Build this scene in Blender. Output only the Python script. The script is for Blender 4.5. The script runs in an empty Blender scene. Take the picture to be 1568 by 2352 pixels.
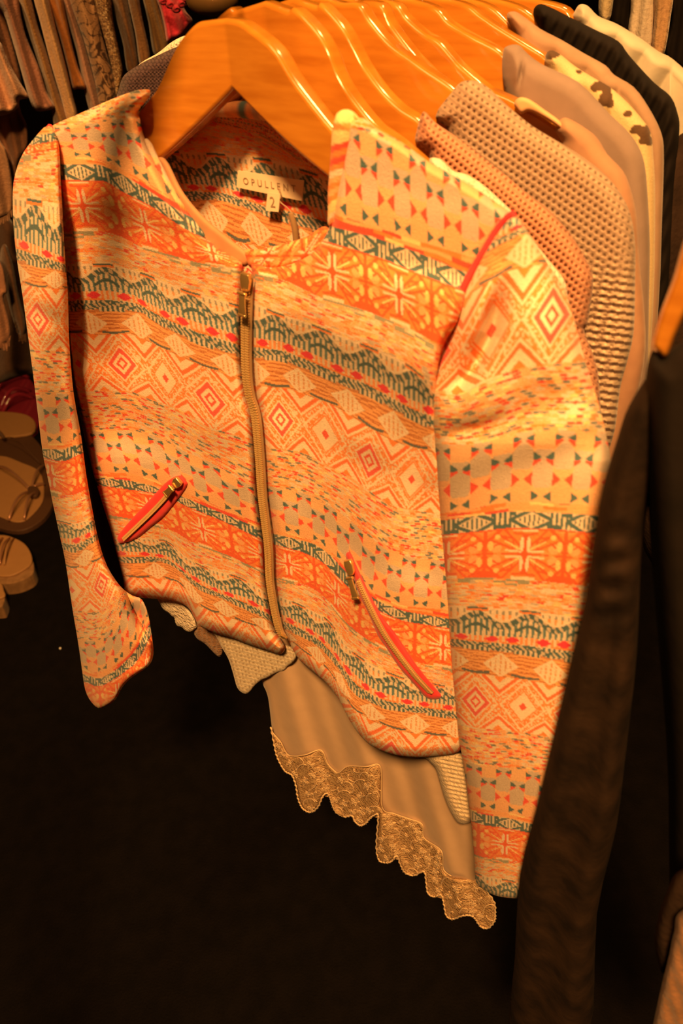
import bpy, bmesh, math, random
import numpy as np
from mathutils import Vector, Matrix
random.seed(4); rng = np.random.default_rng(4)
SC = bpy.context.scene; COL = SC.collection
# ------------------------------------------------------------------ camera
F = 1700.0; NAD = (890.0, 3400.0); CH = 1.46
_d = np.array([NAD[0]-784, -(NAD[1]-1176), -F]); _up = -_d/np.linalg.norm(_d)
_fw = np.array([0, 0, -1.0]); _y = _fw-_fw.dot(_up)*_up; _y /= np.linalg.norm(_y)
_x = np.cross(_y, _up); R = np.array([_x, _y, _up])
cd = bpy.data.cameras.new('camera'); cam = bpy.data.objects.new('camera', cd); COL.objects.link(cam)
cam.matrix_world = Matrix.Translation((0, 0, CH)) @ Matrix([[*R[i]] for i in range(3)]).to_4x4()
cd.sensor_fit = 'VERTICAL'; cd.sensor_height = 36; cd.lens = F/2352*36
cd.clip_start = .02; cd.dof.use_dof = True; cd.dof.focus_distance = .74; cd.dof.aperture_fstop = 8.5
SC.camera = cam
# ------------------------------------------------------------------ world, lights, exposure
w = bpy.data.worlds.new('world'); SC.world = w; w.use_nodes = True
w.node_tree.nodes['Background'].inputs[0].default_value = (1, .55, .25, 1)
w.node_tree.nodes['Background'].inputs[1].default_value = .005
WARM = (1.0, .49, .148)
def lamp(name, loc, target, energy, size=.12, spot=None, blend=.6, col=WARM):
    l = bpy.data.lights.new(name, 'SPOT' if spot else 'AREA'); l.energy = energy; l.color = col
    if spot: l.spot_size = math.radians(spot); l.spot_blend = blend; l.shadow_soft_size = size
    else: l.shape = 'DISK'; l.size = size
    o = bpy.data.objects.new(name, l); COL.objects.link(o); o.location = loc
    o.rotation_euler = (Vector(target)-Vector(loc)).to_track_quat('-Z', 'Y').to_euler(); return o
lamp('ceiling_spot_key', (-.14, -.60, 2.6), (-.05, .6, .92), 300, .11, 70, .9)
lamp('ceiling_spot_rack', (.75, 1.25, 2.65), (.35, .75, 1.3), 80, .06, 60, .9)
lamp('ceiling_spot_left', (-.75, 1.1, 2.65), (-.95, 1.9, .9), 70, .08, 75, 1)
lamp('ceiling_panel', (-.3, .2, 2.66), (-.1, .6, 1), 16, .7)
SC.view_settings.view_transform = 'Standard'; SC.view_settings.look = 'None'
SC.view_settings.exposure = 0; SC.view_settings.gamma = 1; SC.view_settings.use_curve_mapping = False
# ------------------------------------------------------------------ geometry helpers
def ray(px, py):
    px = np.asarray(px, float); py = np.asarray(py, float)
    c = np.stack([px-784, 1176-py, np.full(px.shape, -F)], -1); return c @ R.T
def _atz(px, py, h): r = ray(px, py); return r*(-h/r[..., 2:3])
_A = _atz(75, 340, 1.); _B = _atz(1175, 495, 1.); _h = .39/np.linalg.norm(_A-_B)
A0 = _A*_h; B0 = _B*_h
NRM = np.cross([0, 0, 1.0], B0-A0); NRM /= np.linalg.norm(NRM)      # away from the camera, along the rail
AX = (B0-A0)/np.linalg.norm(B0-A0)
class Pl:
    """vertical (or tilted) plane in the room: nrm points away from the camera, d its distance"""
    def __init__(s, nrm, d): s.n = np.array(nrm, float)/np.linalg.norm(nrm); s.d = d
    def P(s, px, py, off=0.):
        r = ray(px, py); t = (s.d-np.asarray(off, float))/(r @ s.n); Q = r*t[..., None]; Q[..., 2] += CH; return Q
    def back(s, k): return Pl(s.n, s.d+k)
D0 = float(A0 @ NRM)
def rail(s): return Pl(NRM, D0+s)
JP = rail(0)
def proj(Q):
    c = (np.asarray(Q)-[0, 0, CH]) @ R; return np.stack([784+F*c[..., 0]/-c[..., 2], 1176-F*c[..., 1]/-c[..., 2]], -1)
def smooth(pts, closed=True, n=6):
    p = np.array(pts, float); N = len(p); out = []
    rngi = range(N if closed else N-1)
    for i in rngi:
        if closed: a, b, c, d = p[(i-1) % N], p[i], p[(i+1) % N], p[(i+2) % N]
        else: a, b, c, d = p[max(i-1, 0)], p[i], p[i+1], p[min(i+2, N-1)]
        for k in range(n):
            t = k/n
            out.append(.5*((2*b)+(-a+c)*t+(2*a-5*b+4*c-d)*t*t+(-a+3*b-3*c+d)*t**3))
    if not closed: out.append(p[-1])
    return np.array(out)
def inside(px, py, poly):
    r = np.zeros(px.shape, bool); x0, y0 = poly[-1]
    for x1, y1 in poly:
        c = (y1 > py) != (y0 > py)
        with np.errstate(divide='ignore', invalid='ignore'):
            xi = (x0-x1)*(py-y1)/(y0-y1 if y0 != y1 else 1e-9)+x1
        r ^= c & (px < xi); x0, y0 = x1, y1
    return r
def nearest(px, py, poly, closed=True):
    best = np.full(px.shape, 1e18); bx = px.copy(); by = py.copy(); N = len(poly)
    for i in range(N if closed else N-1):
        (x0, y0), (x1, y1) = poly[i], poly[(i+1) % N]
        dx, dy = x1-x0, y1-y0; L = dx*dx+dy*dy+1e-12
        t = np.clip(((px-x0)*dx+(py-y0)*dy)/L, 0, 1); qx = x0+t*dx; qy = y0+t*dy
        d = (px-qx)**2+(py-qy)**2; m = d < best
        best = np.where(m, d, best); bx = np.where(m, qx, bx); by = np.where(m, qy, by)
    return np.sqrt(best), bx, by
def grid_poly(poly, step):
    x0, y0 = poly.min(0)-step*.3; x1, y1 = poly.max(0)+step
    xs = np.arange(x0, x1+step, step); ys = np.arange(y0, y1+step, step)
    X, Y = np.meshgrid(xs, ys); ins = inside(X, Y, poly)
    q = ins[:-1, :-1] | ins[1:, :-1] | ins[:-1, 1:] | ins[1:, 1:]
    used = np.zeros(X.shape, bool)
    used[:-1, :-1] |= q; used[1:, :-1] |= q; used[:-1, 1:] |= q; used[1:, 1:] |= q
    idx = np.full(X.shape, -1); idx[used] = np.arange(used.sum())
    px, py = X[used], Y[used]; ii = ins[used]
    pc = poly if len(poly) < 90 else poly[::2]
    dist, bx, by = nearest(px, py, pc)
    px = np.where(ii, px, bx); py = np.where(ii, py, by); dist = np.where(ii, dist, 0)
    J, I = np.nonzero(q)
    faces = np.stack([idx[J, I], idx[J+1, I], idx[J+1, I+1], idx[J, I+1]], 1)
    return px, py, dist, faces
def mesh_np(name, V, Fc, cols=None):
    me = bpy.data.meshes.new(name)
    V = np.asarray(V, np.float32); Fc = np.asarray(Fc, np.int32); k = Fc.shape[1]
    me.vertices.add(len(V)); me.vertices.foreach_set('co', V.ravel())
    me.loops.add(Fc.size); me.loops.foreach_set('vertex_index', Fc.ravel())
    me.polygons.add(len(Fc)); me.polygons.foreach_set('loop_start', np.arange(0, Fc.size, k, dtype=np.int32))
    me.polygons.foreach_set('loop_total', np.full(len(Fc), k, np.int32))
    me.polygons.foreach_set('use_smooth', np.ones(len(Fc), bool))
    if cols is not None:
        a = me.color_attributes.new('dye', 'FLOAT_COLOR', 'POINT')
        c = np.ones((len(V), 4), np.float32); c[:, :3] = cols; a.data.foreach_set('color', c.ravel())
    me.update(calc_edges=True); me.validate(); return me
def link(name, me, mat=None, parent=None):
    o = bpy.data.objects.new(name, me); COL.objects.link(o)
    if mat: me.materials.append(mat)
    if parent: o.parent = parent
    return o
def tag(o, label=None, cat=None, group=None, kind=None):
    if label: o['label'] = label
    if cat: o['category'] = cat
    if group: o['group'] = group
    if kind: o['kind'] = kind
    return o
def root(name, loc, label, cat, group=None):
    o = bpy.data.objects.new(name, None); COL.objects.link(o); o.location = tuple(float(v) for v in loc)
    o.empty_display_size = .02; tag(o, label, cat, group); return o
def attach(o, parent):
    """parent keeping world position"""
    o.parent = parent; o.matrix_parent_inverse = Matrix.Translation(parent.location).inverted(); return o
def par(o, parent):
    off = Vector(parent.location) if parent.parent is None else Vector((0, 0, 0))
    o.parent = parent; o.matrix_parent_inverse = Matrix.Translation(off).inverted(); return o
def sheet(name, poly, mat, plane, step=6, off=None, edge=30, round_=.012, thick=.02, colorf=None, parent=None,
          sm=True, backstep=None, folds=None, backcol=None):
    """a cloth body: front surface with relief, rolled edges and a closed back"""
    poly = smooth(poly) if sm else np.array(poly, float)
    def build(st, front):
        px, py, d, fc = grid_poly(poly, st)
        t = np.clip(d/edge, 0, 1); prof = np.sqrt(np.clip(1-(1-t)**2, 0, 1))
        o = (off(px, py) if off else 0)+round_*(prof-1)
        if folds: o = o+folds(px, py)*t
        if not front: o = o-thick*prof
        return px, py, fc, plane.P(px, py, o), prof
    px, py, fc, V, pr = build(step, True)
    bs = backstep or step*2
    qx, qy, gc, W, _ = build(bs, False)
    cols = None
    if colorf is not None:
        c1 = colorf(px, py); c2 = colorf(qx, qy) if backcol is None else np.tile(backcol, (len(qx), 1))
        cols = np.vstack([c1, c2])
    me = mesh_np(name, np.vstack([V, W]), np.vstack([fc[:, ::1], gc[:, ::-1]+len(V)]), cols)
    o = link(name, me, mat)
    if parent: par(o, parent)
    return o
def tube(name, P3, r, mat, parent=None, n=8, closed=False, rx=None, cap=True):
    """tube along world points; r scalar or array"""
    P3 = np.asarray(P3, float); N = len(P3); r = np.broadcast_to(np.asarray(r, float), (N,))
    T = np.gradient(P3, axis=0); T /= np.linalg.norm(T, axis=1)[:, None]+1e-12
    ref = np.array([0, 0, 1.0]) if abs(T[:, 2]).mean() < .8 else NRM
    U = np.cross(T, ref); U /= np.linalg.norm(U, axis=1)[:, None]+1e-12; W = np.cross(T, U)
    a = np.arange(n)*2*math.pi/n
    V = (P3[:, None]+r[:, None, None]*(np.cos(a)[None, :, None]*U[:, None]+(rx or 1)*np.sin(a)[None, :, None]*W[:, None])).reshape(-1, 3)
    fc = [[i*n+k, i*n+(k+1) % n, (i+1)*n+(k+1) % n, (i+1)*n+k] for i in range(N-1) for k in range(n)]
    me = mesh_np(name, V, fc)
    if cap:
        bm = bmesh.new(); bm.from_mesh(me); bm.verts.ensure_lookup_table()
        bm.faces.new([bm.verts[k] for k in range(n)][::-1]); bm.faces.new([bm.verts[(N-1)*n+k] for k in range(n)])
        bm.to_mesh(me); bm.free()
    o = link(name, me, mat)
    if parent: par(o, parent)
    return o
def boxes(name, items, mat, parent=None, bevel=0.):
    """items: (centre, ax, ay, az) half-vectors; joined in one mesh"""
    V = []; Fc = []
    for c, ax, ay, az in items:
        b = len(V); c = np.array(c)
        for i in (-1, 1):
            for j in (-1, 1):
                for k in (-1, 1): V.append(c+i*np.array(ax)+j*np.array(ay)+k*np.array(az))
        Fc += [[b+q for q in f] for f in ((0, 1, 3, 2), (4, 6, 7, 5), (0, 4, 5, 1), (2, 3, 7, 6), (0, 2, 6, 4), (1, 5, 7, 3))]
    me = mesh_np(name, V, Fc); me.polygons.foreach_set('use_smooth', np.zeros(len(Fc), bool))
    o = link(name, me, mat)
    if bevel:
        m = o.modifiers.new('bevel', 'BEVEL'); m.width = bevel; m.segments = 3
    if parent: par(o, parent)
    return o
def prism(name, V2, plane_o, ax, ay, ext, mat, parent=None, bevel=0., zoff=None):
    """polygon (a,b) in a frame, extruded along ext"""
    bm = bmesh.new(); vs = []
    for a, b in V2:
        p = np.array(plane_o)+a*np.array(ax)+b*np.array(ay)
        if zoff is not None: p = p+zoff(a)
        vs.append(bm.verts.new(p))
    f = bm.faces.new(vs); r = bmesh.ops.extrude_face_region(bm, geom=[f])
    bmesh.ops.translate(bm, verts=[v for v in r['geom'] if isinstance(v, bmesh.types.BMVert)], vec=Vector(ext))
    bmesh.ops.recalc_face_normals(bm, faces=bm.faces)
    me = bpy.data.meshes.new(name); bm.to_mesh(me); bm.free(); o = link(name, me, mat)
    if bevel:
        m = o.modifiers.new('bevel', 'BEVEL'); m.width = bevel; m.segments = 4; m.limit_method = 'ANGLE'; m.angle_limit = math.radians(50)
        for p in me.polygons: p.use_smooth = True
    if parent: par(o, parent)
    return o
# ------------------------------------------------------------------ materials
def srgb(c): c = np.asarray(c, float)/255; return np.where(c <= .04045, c/12.92, ((c+.055)/1.055)**2.4)
def base_mat(name, rough=.85, metallic=0, spec=.3, sheen=0.):
    m = bpy.data.materials.new(name); m.use_nodes = True; b = m.node_tree.nodes['Principled BSDF']
    b.inputs['Roughness'].default_value = rough; b.inputs['Metallic'].default_value = metallic
    b.inputs['Specular IOR Level'].default_value = spec
    if sheen: b.inputs['Sheen Weight'].default_value = sheen; b.inputs['Sheen Roughness'].default_value = .4
    return m, m.node_tree, b
def fabric(name, col=None, col2=None, attr=False, scale=900, bump=.3, dist=.0006, noise=60, rough=.9, sheen=.15, weave=None, var=.5):
    m, nt, b = base_mat(name, rough, 0, .15, sheen); N = nt.nodes; L = nt.links
    tc = N.new('ShaderNodeTexCoord'); nz = N.new('ShaderNodeTexNoise'); nz.inputs['Scale'].default_value = scale
    L.new(tc.outputs['Object'], nz.inputs['Vector'])
    if attr:
        a = N.new('ShaderNodeAttribute'); a.attribute_name = 'dye'
        mx = N.new('ShaderNodeMix'); mx.data_type = 'RGBA'; mx.blend_type = 'MULTIPLY'; mx.inputs[0].default_value = var
        L.new(a.outputs['Color'], mx.inputs[6]); L.new(nz.outputs[0], mx.inputs[7])
        g = N.new('ShaderNodeHueSaturation'); g.inputs['Value'].default_value = 1+var*.55
        L.new(mx.outputs[2], g.inputs['Color']); L.new(g.outputs[0], b.inputs['Base Color'])
    else:
        n2 = N.new('ShaderNodeTexNoise'); n2.inputs['Scale'].default_value = noise; n2.inputs['Detail'].default_value = 6
        L.new(tc.outputs['Object'], n2.inputs['Vector'])
        rp = N.new('ShaderNodeValToRGB'); rp.color_ramp.elements[0].position = .35; rp.color_ramp.elements[1].position = .65
        rp.color_ramp.elements[0].color = (*(col2 if col2 is not None else np.array(col)*.8), 1); rp.color_ramp.elements[1].color = (*col, 1)
        L.new(n2.outputs[0], rp.inputs[0]); L.new(rp.outputs[0], b.inputs['Base Color'])
    bp = N.new('ShaderNodeBump'); bp.inputs['Strength'].default_value = bump; bp.inputs['Distance'].default_value = dist
    if weave:
        wv = N.new('ShaderNodeTexWave'); wv.inputs['Scale'].default_value = weave; wv.bands_direction = 'Z'
        wv.inputs['Distortion'].default_value = 1.5; L.new(tc.outputs['Object'], wv.inputs['Vector'])
        ad = N.new('ShaderNodeMath'); ad.operation = 'ADD'; L.new(wv.outputs['Fac'], ad.inputs[0]); L.new(nz.outputs[0], ad.inputs[1])
        L.new(ad.outputs[0], bp.inputs['Height'])
    else: L.new(nz.outputs[0], bp.inputs['Height'])
    L.new(bp.outputs[0], b.inputs['Normal']); return m
def plain(name, col, rough=.4, metallic=0, spec=.5):
    m, nt, b = base_mat(name, rough, metallic, spec); N = nt.nodes; L = nt.links
    nz = N.new('ShaderNodeTexNoise'); nz.inputs['Scale'].default_value = 40
    tc = N.new('ShaderNodeTexCoord'); L.new(tc.outputs['Object'], nz.inputs['Vector'])
    rp = N.new('ShaderNodeValToRGB'); rp.color_ramp.elements[0].color = (*(np.array(col)*.88), 1); rp.color_ramp.elements[1].color = (*col, 1)
    L.new(nz.outputs[0], rp.inputs[0]); L.new(rp.outputs[0], b.inputs['Base Color']); return m
def wood_mat():
    m, nt, b = base_mat('varnished_beech', .16, 0, .5); N = nt.nodes; L = nt.links
    b.inputs['Coat Weight'].default_value = .6; b.inputs['Coat Roughness'].default_value = .12
    tc = N.new('ShaderNodeTexCoord'); mp = N.new('ShaderNodeMapping'); mp.inputs['Scale'].default_value = (12, 12, 90)
    L.new(tc.outputs['Object'], mp.inputs[0]); nz = N.new('ShaderNodeTexNoise'); nz.inputs['Scale'].default_value = 2; nz.inputs['Detail'].default_value = 5
    L.new(mp.outputs[0], nz.inputs['Vector']); rp = N.new('ShaderNodeValToRGB')
    rp.color_ramp.elements[0].color = (.42, .145, .014, 1); rp.color_ramp.elements[1].color = (.56, .225, .026, 1)
    rp.color_ramp.elements[0].position = .3; rp.color_ramp.elements[1].position = .7
    L.new(nz.outputs[0], rp.inputs[0]); L.new(rp.outputs[0], b.inputs['Base Color']); return m
WOOD = wood_mat()
JACQ = fabric('woven_jacquard', attr=True, scale=1400, bump=.5, dist=.0012, var=.35, sheen=.1)
DYED = fabric('dyed_knit', attr=True, scale=900, bump=.35, dist=.0008, var=.3)
CORAL = fabric('neon_coral_binding', (.86, .07, .07), (.78, .05, .06), scale=1500, bump=.15, rough=.75)
GOLD = plain('polished_gold', (.80, .52, .20), .22, .8)
BRASS = plain('antique_brass', (.78, .52, .22), .4, .35)
CHROME = plain('chrome', (.8, .8, .8), .15, 1)
TAPE = fabric('zip_tape', (.36, .22, .11), (.28, .17, .08), scale=1500, bump=.2)
LINING = fabric('neck_facing', (.55, .30, .16), (.48, .25, .13), scale=600, bump=.1)
LABELM = fabric('label_satin', (.86, .72, .52), (.80, .66, .46), scale=1200, bump=.1, rough=.5)
INK = plain('label_ink', (.40, .27, .17), .8)
# ------------------------------------------------------------------ the jacquard pattern
CREAM = np.array([.86, .69, .51]); OR = np.array([.88, .27, .075]); ORL = np.array([.90, .43, .19]); RED = np.array([.82, .10, .065])
PINK = np.array([.82, .06, .09]); TEAL = np.array([.085, .155, .165]); TAN = np.array([.58, .46, .36]); YEL = np.array([.92, .66, .30]); BRN = np.array([.42, .15, .05])
def H(a, b=0., c=0.):
    x = np.sin(a*127.1+b*311.7+c*74.7)*43758.5453; return x-np.floor(x)
def fr(x): return x-np.floor(x)
class Paint:
    def __init__(s, n, c): s.c = np.tile(np.asarray(c, float), (n, 1))
    def on(s, m, col): s.c[m] = col
def dashes(u, w, rows, lenu, pal, seed):
    r = np.floor(w*rows+.25*np.sin(u*5)); x = u/lenu+H(r, seed)*7+r*.37; k = np.floor(x)
    h = H(k, r, seed); out = np.zeros((len(u), 3)); acc = 0
    for p, c in pal:
        m = (h >= acc) & (h < acc+p); out[m] = c; acc += p
    out[h >= acc] = pal[-1][1]
    f = fr(w*rows+.25*np.sin(u*5)); e = fr(x); thin = (np.abs(f-.5) > .44-.25*np.abs(e-.5)*2*np.abs(e-.5)*2) & (rows > 5)
    out[thin] = np.where((H(r, k, seed+1)[thin] < .5)[:, None], CREAM*.92, ORL*np.array([1, 1.15, 1.25])); out *= (.90+.14*np.sin(np.pi*f))[:, None]; return out
def pattern(u, v):
    n = len(u); P = Paint(n, CREAM); k = np.floor(v).astype(int) % 10; w = v-np.floor(v); rep = np.floor(v/10)
    iu = np.floor(u); x = u-iu-.5; tri = np.abs(x)*2          # tri: 1 at integer u, 0 at half
    ax = np.abs(x); di = .5-ax                                   # distance to nearest integer u
    def band(i): return k == i
    # A barrels
    b = band(0); X = fr(u/.70)*2; c0 = X < 1; xc = np.where(c0, X-.5, X-1.5)
    ww = np.where(c0, w, w-.26); barrel = np.abs(xc) < .5*np.sqrt(np.clip(np.cos((fr(ww/.53)-.5)*2.6), 0, 1))+.12
    even = (np.floor(ww/.53).astype(int) % 2) == 0
    P.on(b, ORL*np.array([.93, 1.12, 1.3])); P.on(b & barrel & even, TAN); P.on(b & barrel & ~even & c0, ORL*np.array([.95, 1.05, 1.2]))
    dd = np.abs(xc)
    def bow(col, wc, hh, m): t = (np.abs(w-wc) < hh*(dd-.08)/.42) & (dd > .1) & m & b; P.on(t, col)
    bow(ORL, .13, .13, c0)
    for wc, m in ((.10, c0), (.37, ~c0)): bow(RED, wc+.035, .085, m); bow(TEAL, wc-.005, .060 if wc < .2 else .085, m & (w < wc+.03))
    bow(RED, .67, .10, c0); bow(TEAL, .91, .075, ~c0)
    # B thin dashes
    b = band(1); P.c[b] = dashes(u, w, 3, .42, ((.30, OR*.9+.1*RED), (.15, RED), (.35, ORL), (.2, YEL)), 3)[b]
    # C green strip: diamonds and combs
    b = band(2); y = np.abs(w-.5)*2; xq = fr(u+.1)-.5; ad = np.abs(xq)
    P.on(b, CREAM*.9); comb = (fr(u*11) < .52); P.on(b & (ad > .28) & comb, TEAL); P.on(b & (ad > .28) & (np.abs(w-np.where(fr(u*2.2) < .5, .12, .88)) < .13), TEAL)
    q = ad/.30+y; P.on(b & (q < 1.5) & (ad < .36), TEAL); P.on(b & (q < 1.0), CREAM*.92); P.on(b & (q < .85) & (np.abs(fr(xq*12)-.5) < .2), TEAL)
    # D flowers
    b = band(3); xf = (fr(u/1.44+.28)-.5)*1.44; y = (w-.5)*1.0; a = np.abs(xf); yy = np.abs(y)
    RO = np.array([.86, .13, .045]); P.on(b, OR)
    P.on(b & (np.sin(a*5+yy*9) > .55), ORL*np.array([1, .8, .65]))
    def seg(x1, y1, x2, y2, wd, col):
        dx, dy = x2-x1, y2-y1; t = np.clip(((a-x1)*dx+(yy-y1)*dy)/(dx*dx+dy*dy), 0, 1)
        P.on(b & (np.hypot(a-x1-t*dx, yy-y1-t*dy) < wd), col)
    def ell(cx, cy, rx, ry, col): P.on(b & (((a-cx)/rx)**2+((yy-cy)/ry)**2 < 1), col)
    ell(.30, .30, .17, .10, OR*1.02); ell(.52, .12, .10, .10, ORL)
    for s_ in ((0, 0, .50, .40, .022), (.03, 0, .62, .28, .02), (.10, .16, .40, .50, .02), (.22, .12, .22, .30, .018), (.22, .30, .5, .36, .02), (.72, 0, .72, .5, .035), (.58, .0, .72, .0, .02), (.45, .22, .72, .05, .018), (.42, .5, .72, .22, .03)): seg(*s_, RO)
    P.on(b & (a+((.5-y))*.0 > .5) & (y > .36), RO)
    ell(.62, .17, .05, .10, YEL*np.array([1, .9, .8])); ell(.50, .34, .05, .05, YEL*np.array([1, .9, .8]))
    seg(.10, .09, .36, .25, .016, YEL); seg(.08, .045, .34, .065, .018, CREAM); seg(.08, 0, .42, 0, .016, RO)
    ell(.0, .2, .105, .19, RO); ell(.058, .19, .034, .145, CREAM); ell(0, 0, .07, .05, RO); seg(0, .38, .2, .40, .02, RO)
    P.on(b & (yy > .44) & (a < .22), CREAM); P.on(b & (w < .03), RO)
    # E, L stitched dashes
    b = band(4); P.c[b] = dashes(u, w, 15, .15, ((.34, ORL), (.2, CREAM*.95), (.18, OR), (.08, RED), (.12, YEL), (.08, TAN)), 5)[b]
    m = b & (w < .22) & (H(np.floor(u/.22), np.floor(w*14)) < .45); P.on(m, np.array([.34, .33, .24]))
    b = band(9); P.c[b] = dashes(u, w, 20, .14, ((.34, ORL*np.array([.95, 1.02, 1.1])), (.22, CREAM*.88), (.15, OR), (.10, RED), (.08, YEL), (.11, np.array([.20, .22, .20]))), 8)[b]
    # F/G triangles and green zigzag
    b = band(5); tri = .5+.5*np.cos(2*np.pi*u); g = .24+.40*tri; tick = np.abs(fr(u*8+.5)-.5) < .18
    P.on(b & tick & (w > .08) & (w < g-.22), np.where((w < .22)[:, None], np.array([.35, .33, .28]), ORL*np.array([.95, .85, .7]))[b & tick & (w > .08) & (w < g-.22)])
    P.on(b & (tri < .38) & (w < .13), OR); P.on(b & (tri < .34) & (w < .06), TEAL)
    chain = np.sin((u*26+w*16*np.sign(x)))+np.sin(u*52-w*21) > .25
    low = w > g+.05; bars = fr(u*9.0) < .46
    P.on(b & low, CREAM*.90); P.on(b & low & bars, TEAL*1.5); P.on(b & low & (np.abs(w-(g+.36)) < .06) & (tri < .5), TEAL)
    zz = b & (np.abs(w-g) < .125); P.on(zz, TEAL); P.on(zz & chain, CREAM*.72)
    # H/I pink strip and lower green chain
    b = band(6); bars = fr(u*10.0) < .5; P.on(b & (w < .42), ORL*np.array([1, .8, .7])); P.on(b & (w < .42) & bars, CREAM*.92)
    ty = np.abs(w-.2)/.2; P.on(b & (ty < .95) & (np.abs(di-.20) < .13*(1-ty)+.02), PINK); P.on(b & (np.abs(w-.40) < .05) & (H(np.floor(u*5)) < .6), OR)
    g2 = .58+.16*tri; P.on(b & (w > .44), CREAM*.88); P.on(b & (w > .44) & bars, TEAL)
    zz = b & (np.abs(w-g2) < .13); P.on(zz, TEAL); P.on(zz & chain, CREAM*.72)
    P.on(b & (w > g2+.2) & (tri > .55), np.array([.62, .27, .12]))
    # J diamonds on brown hatch
    b = band(7); hat = np.sin(w*44+4*H(np.floor(u*6+np.floor(w*7)*.37), np.floor(w*7))) ; P.on(b, ORL*np.array([.97, .98, .9])); P.on(b & (hat > .15), np.array([.72, .30, .11])); P.on(b & (hat > .75), np.array([.50, .17, .06]))
    q = di/.36+np.abs(w-.52)/.52; P.on(b & (q < 1), CREAM*.98); P.on(b & (q < .78) & (np.abs(fr(u*10+.5)-.5) < .17) & (fr(w*6) < .8), np.array([.74, .36, .17]))
    P.on(b & (np.abs(w-.93+.1*tri) < .05) & (tri < .6), np.array([.13, .15, .15]))
    # K lattice of nested diamonds
    b = band(8); bold = ((iu+rep*1) % 2) == 0; q = ax/.5+np.abs(w-.52)/.48; P.on(b, ORL*np.array([1, .78, .62]))
    rr = H(np.floor(u*34), np.floor(w*40)); P.on(b & (rr < .38), OR); P.on(b & (rr > .60), CREAM*.95)
    for lo, hi, c in ((.88, .98, CREAM), (.70, .75, OR), (0, .68, CREAM)): P.on(b & (q > lo) & (q < hi), c)
    P.on(b & bold & (q > .40) & (q < .60), np.array([.84, .13, .10])); P.on(b & bold & (q > .13) & (q < .25), np.array([.84, .12, .08]))
    P.on(b & ~bold & (q < .17), np.array([.84, .12, .08])); P.on(b & ~bold & (q > .58) & (q < .66), OR)
    for r_, top in ((di/.5+w/.42, 1), (di/.5+(1-w)/.34, 0)):
        P.on(b & (r_ < .92), CREAM); P.on(b & (r_ < .80), np.array([.88, .20, .07])); P.on(b & (r_ < .60), CREAM); P.on(b & (r_ < .26), OR)
        P.on(b & (r_ > .92) & (r_ < .98), OR)
    P.c *= (.93+.14*H(u*997.1, v*331.7))[:, None]
    return np.clip(P.c, 0.01, .95)
class Rows:
    """weft rows y_k(x) and warp lines x_j(y), read as pattern coordinates on the cloth"""
    def __init__(s, rows, cols, v0=0, u0=0, xr=(-60, 1500)):
        s.v0, s.u0 = v0, u0; s.rows = []
        for r in rows:
            a = np.array(r, float); g = np.arange(*xr, 6.)
            y = np.interp(g, a[:, 0], a[:, 1])
            sl0 = np.clip((a[1, 1]-a[0, 1])/(a[1, 0]-a[0, 0]), -.3, .3); sl1 = np.clip((a[-1, 1]-a[-2, 1])/(a[-1, 0]-a[-2, 0]), -.3, .3)
            y = np.where(g < a[0, 0], a[0, 1]+(g-a[0, 0])*sl0, y); y = np.where(g > a[-1, 0], a[-1, 1]+(g-a[-1, 0])*sl1, y)
            kern = np.ones(5)/5; y = np.convolve(np.pad(y, 2, mode='edge'), kern, 'valid'); s.rows.append((g, y))
        s.cols = []
        for c in cols:
            a = np.array(c, float); g = np.arange(-100, 2400, 10.)
            x = np.interp(g, a[:, 1], a[:, 0])
            s0 = (a[1, 0]-a[0, 0])/(a[1, 1]-a[0, 1]); s1 = (a[-1, 0]-a[-2, 0])/(a[-1, 1]-a[-2, 1])
            x = np.where(g < a[0, 1], a[0, 0]+(g-a[0, 1])*s0, x); x = np.where(g > a[-1, 1], a[-1, 0]+(g-a[-1, 1])*s1, x)
            kern = np.ones(9)/9; x = np.convolve(np.pad(x, 4, mode='edge'), kern, 'valid'); s.cols.append((g, x))
    def _lin(s, val, L, t0):
        Y = np.stack(L, 0); n = len(Y)
        for i in range(1, n): Y[i] = np.maximum(Y[i], Y[i-1]+2)
        j = np.clip((Y <= val[None]).sum(0)-1, 0, n-2); q = np.arange(val.size)
        a = Y[j, q]; b = Y[j+1, q]; return t0+j+(val-a)/(b-a)
    def uv(s, px, py):
        v = s._lin(py, [np.interp(px, g, y) for g, y in s.rows], s.v0)
        u = s._lin(px, [np.interp(py, g, x) for g, x in s.cols], s.u0); return u, v
    def color(s, px, py): u, v = s.uv(px, py); return pattern(u, v)
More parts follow.
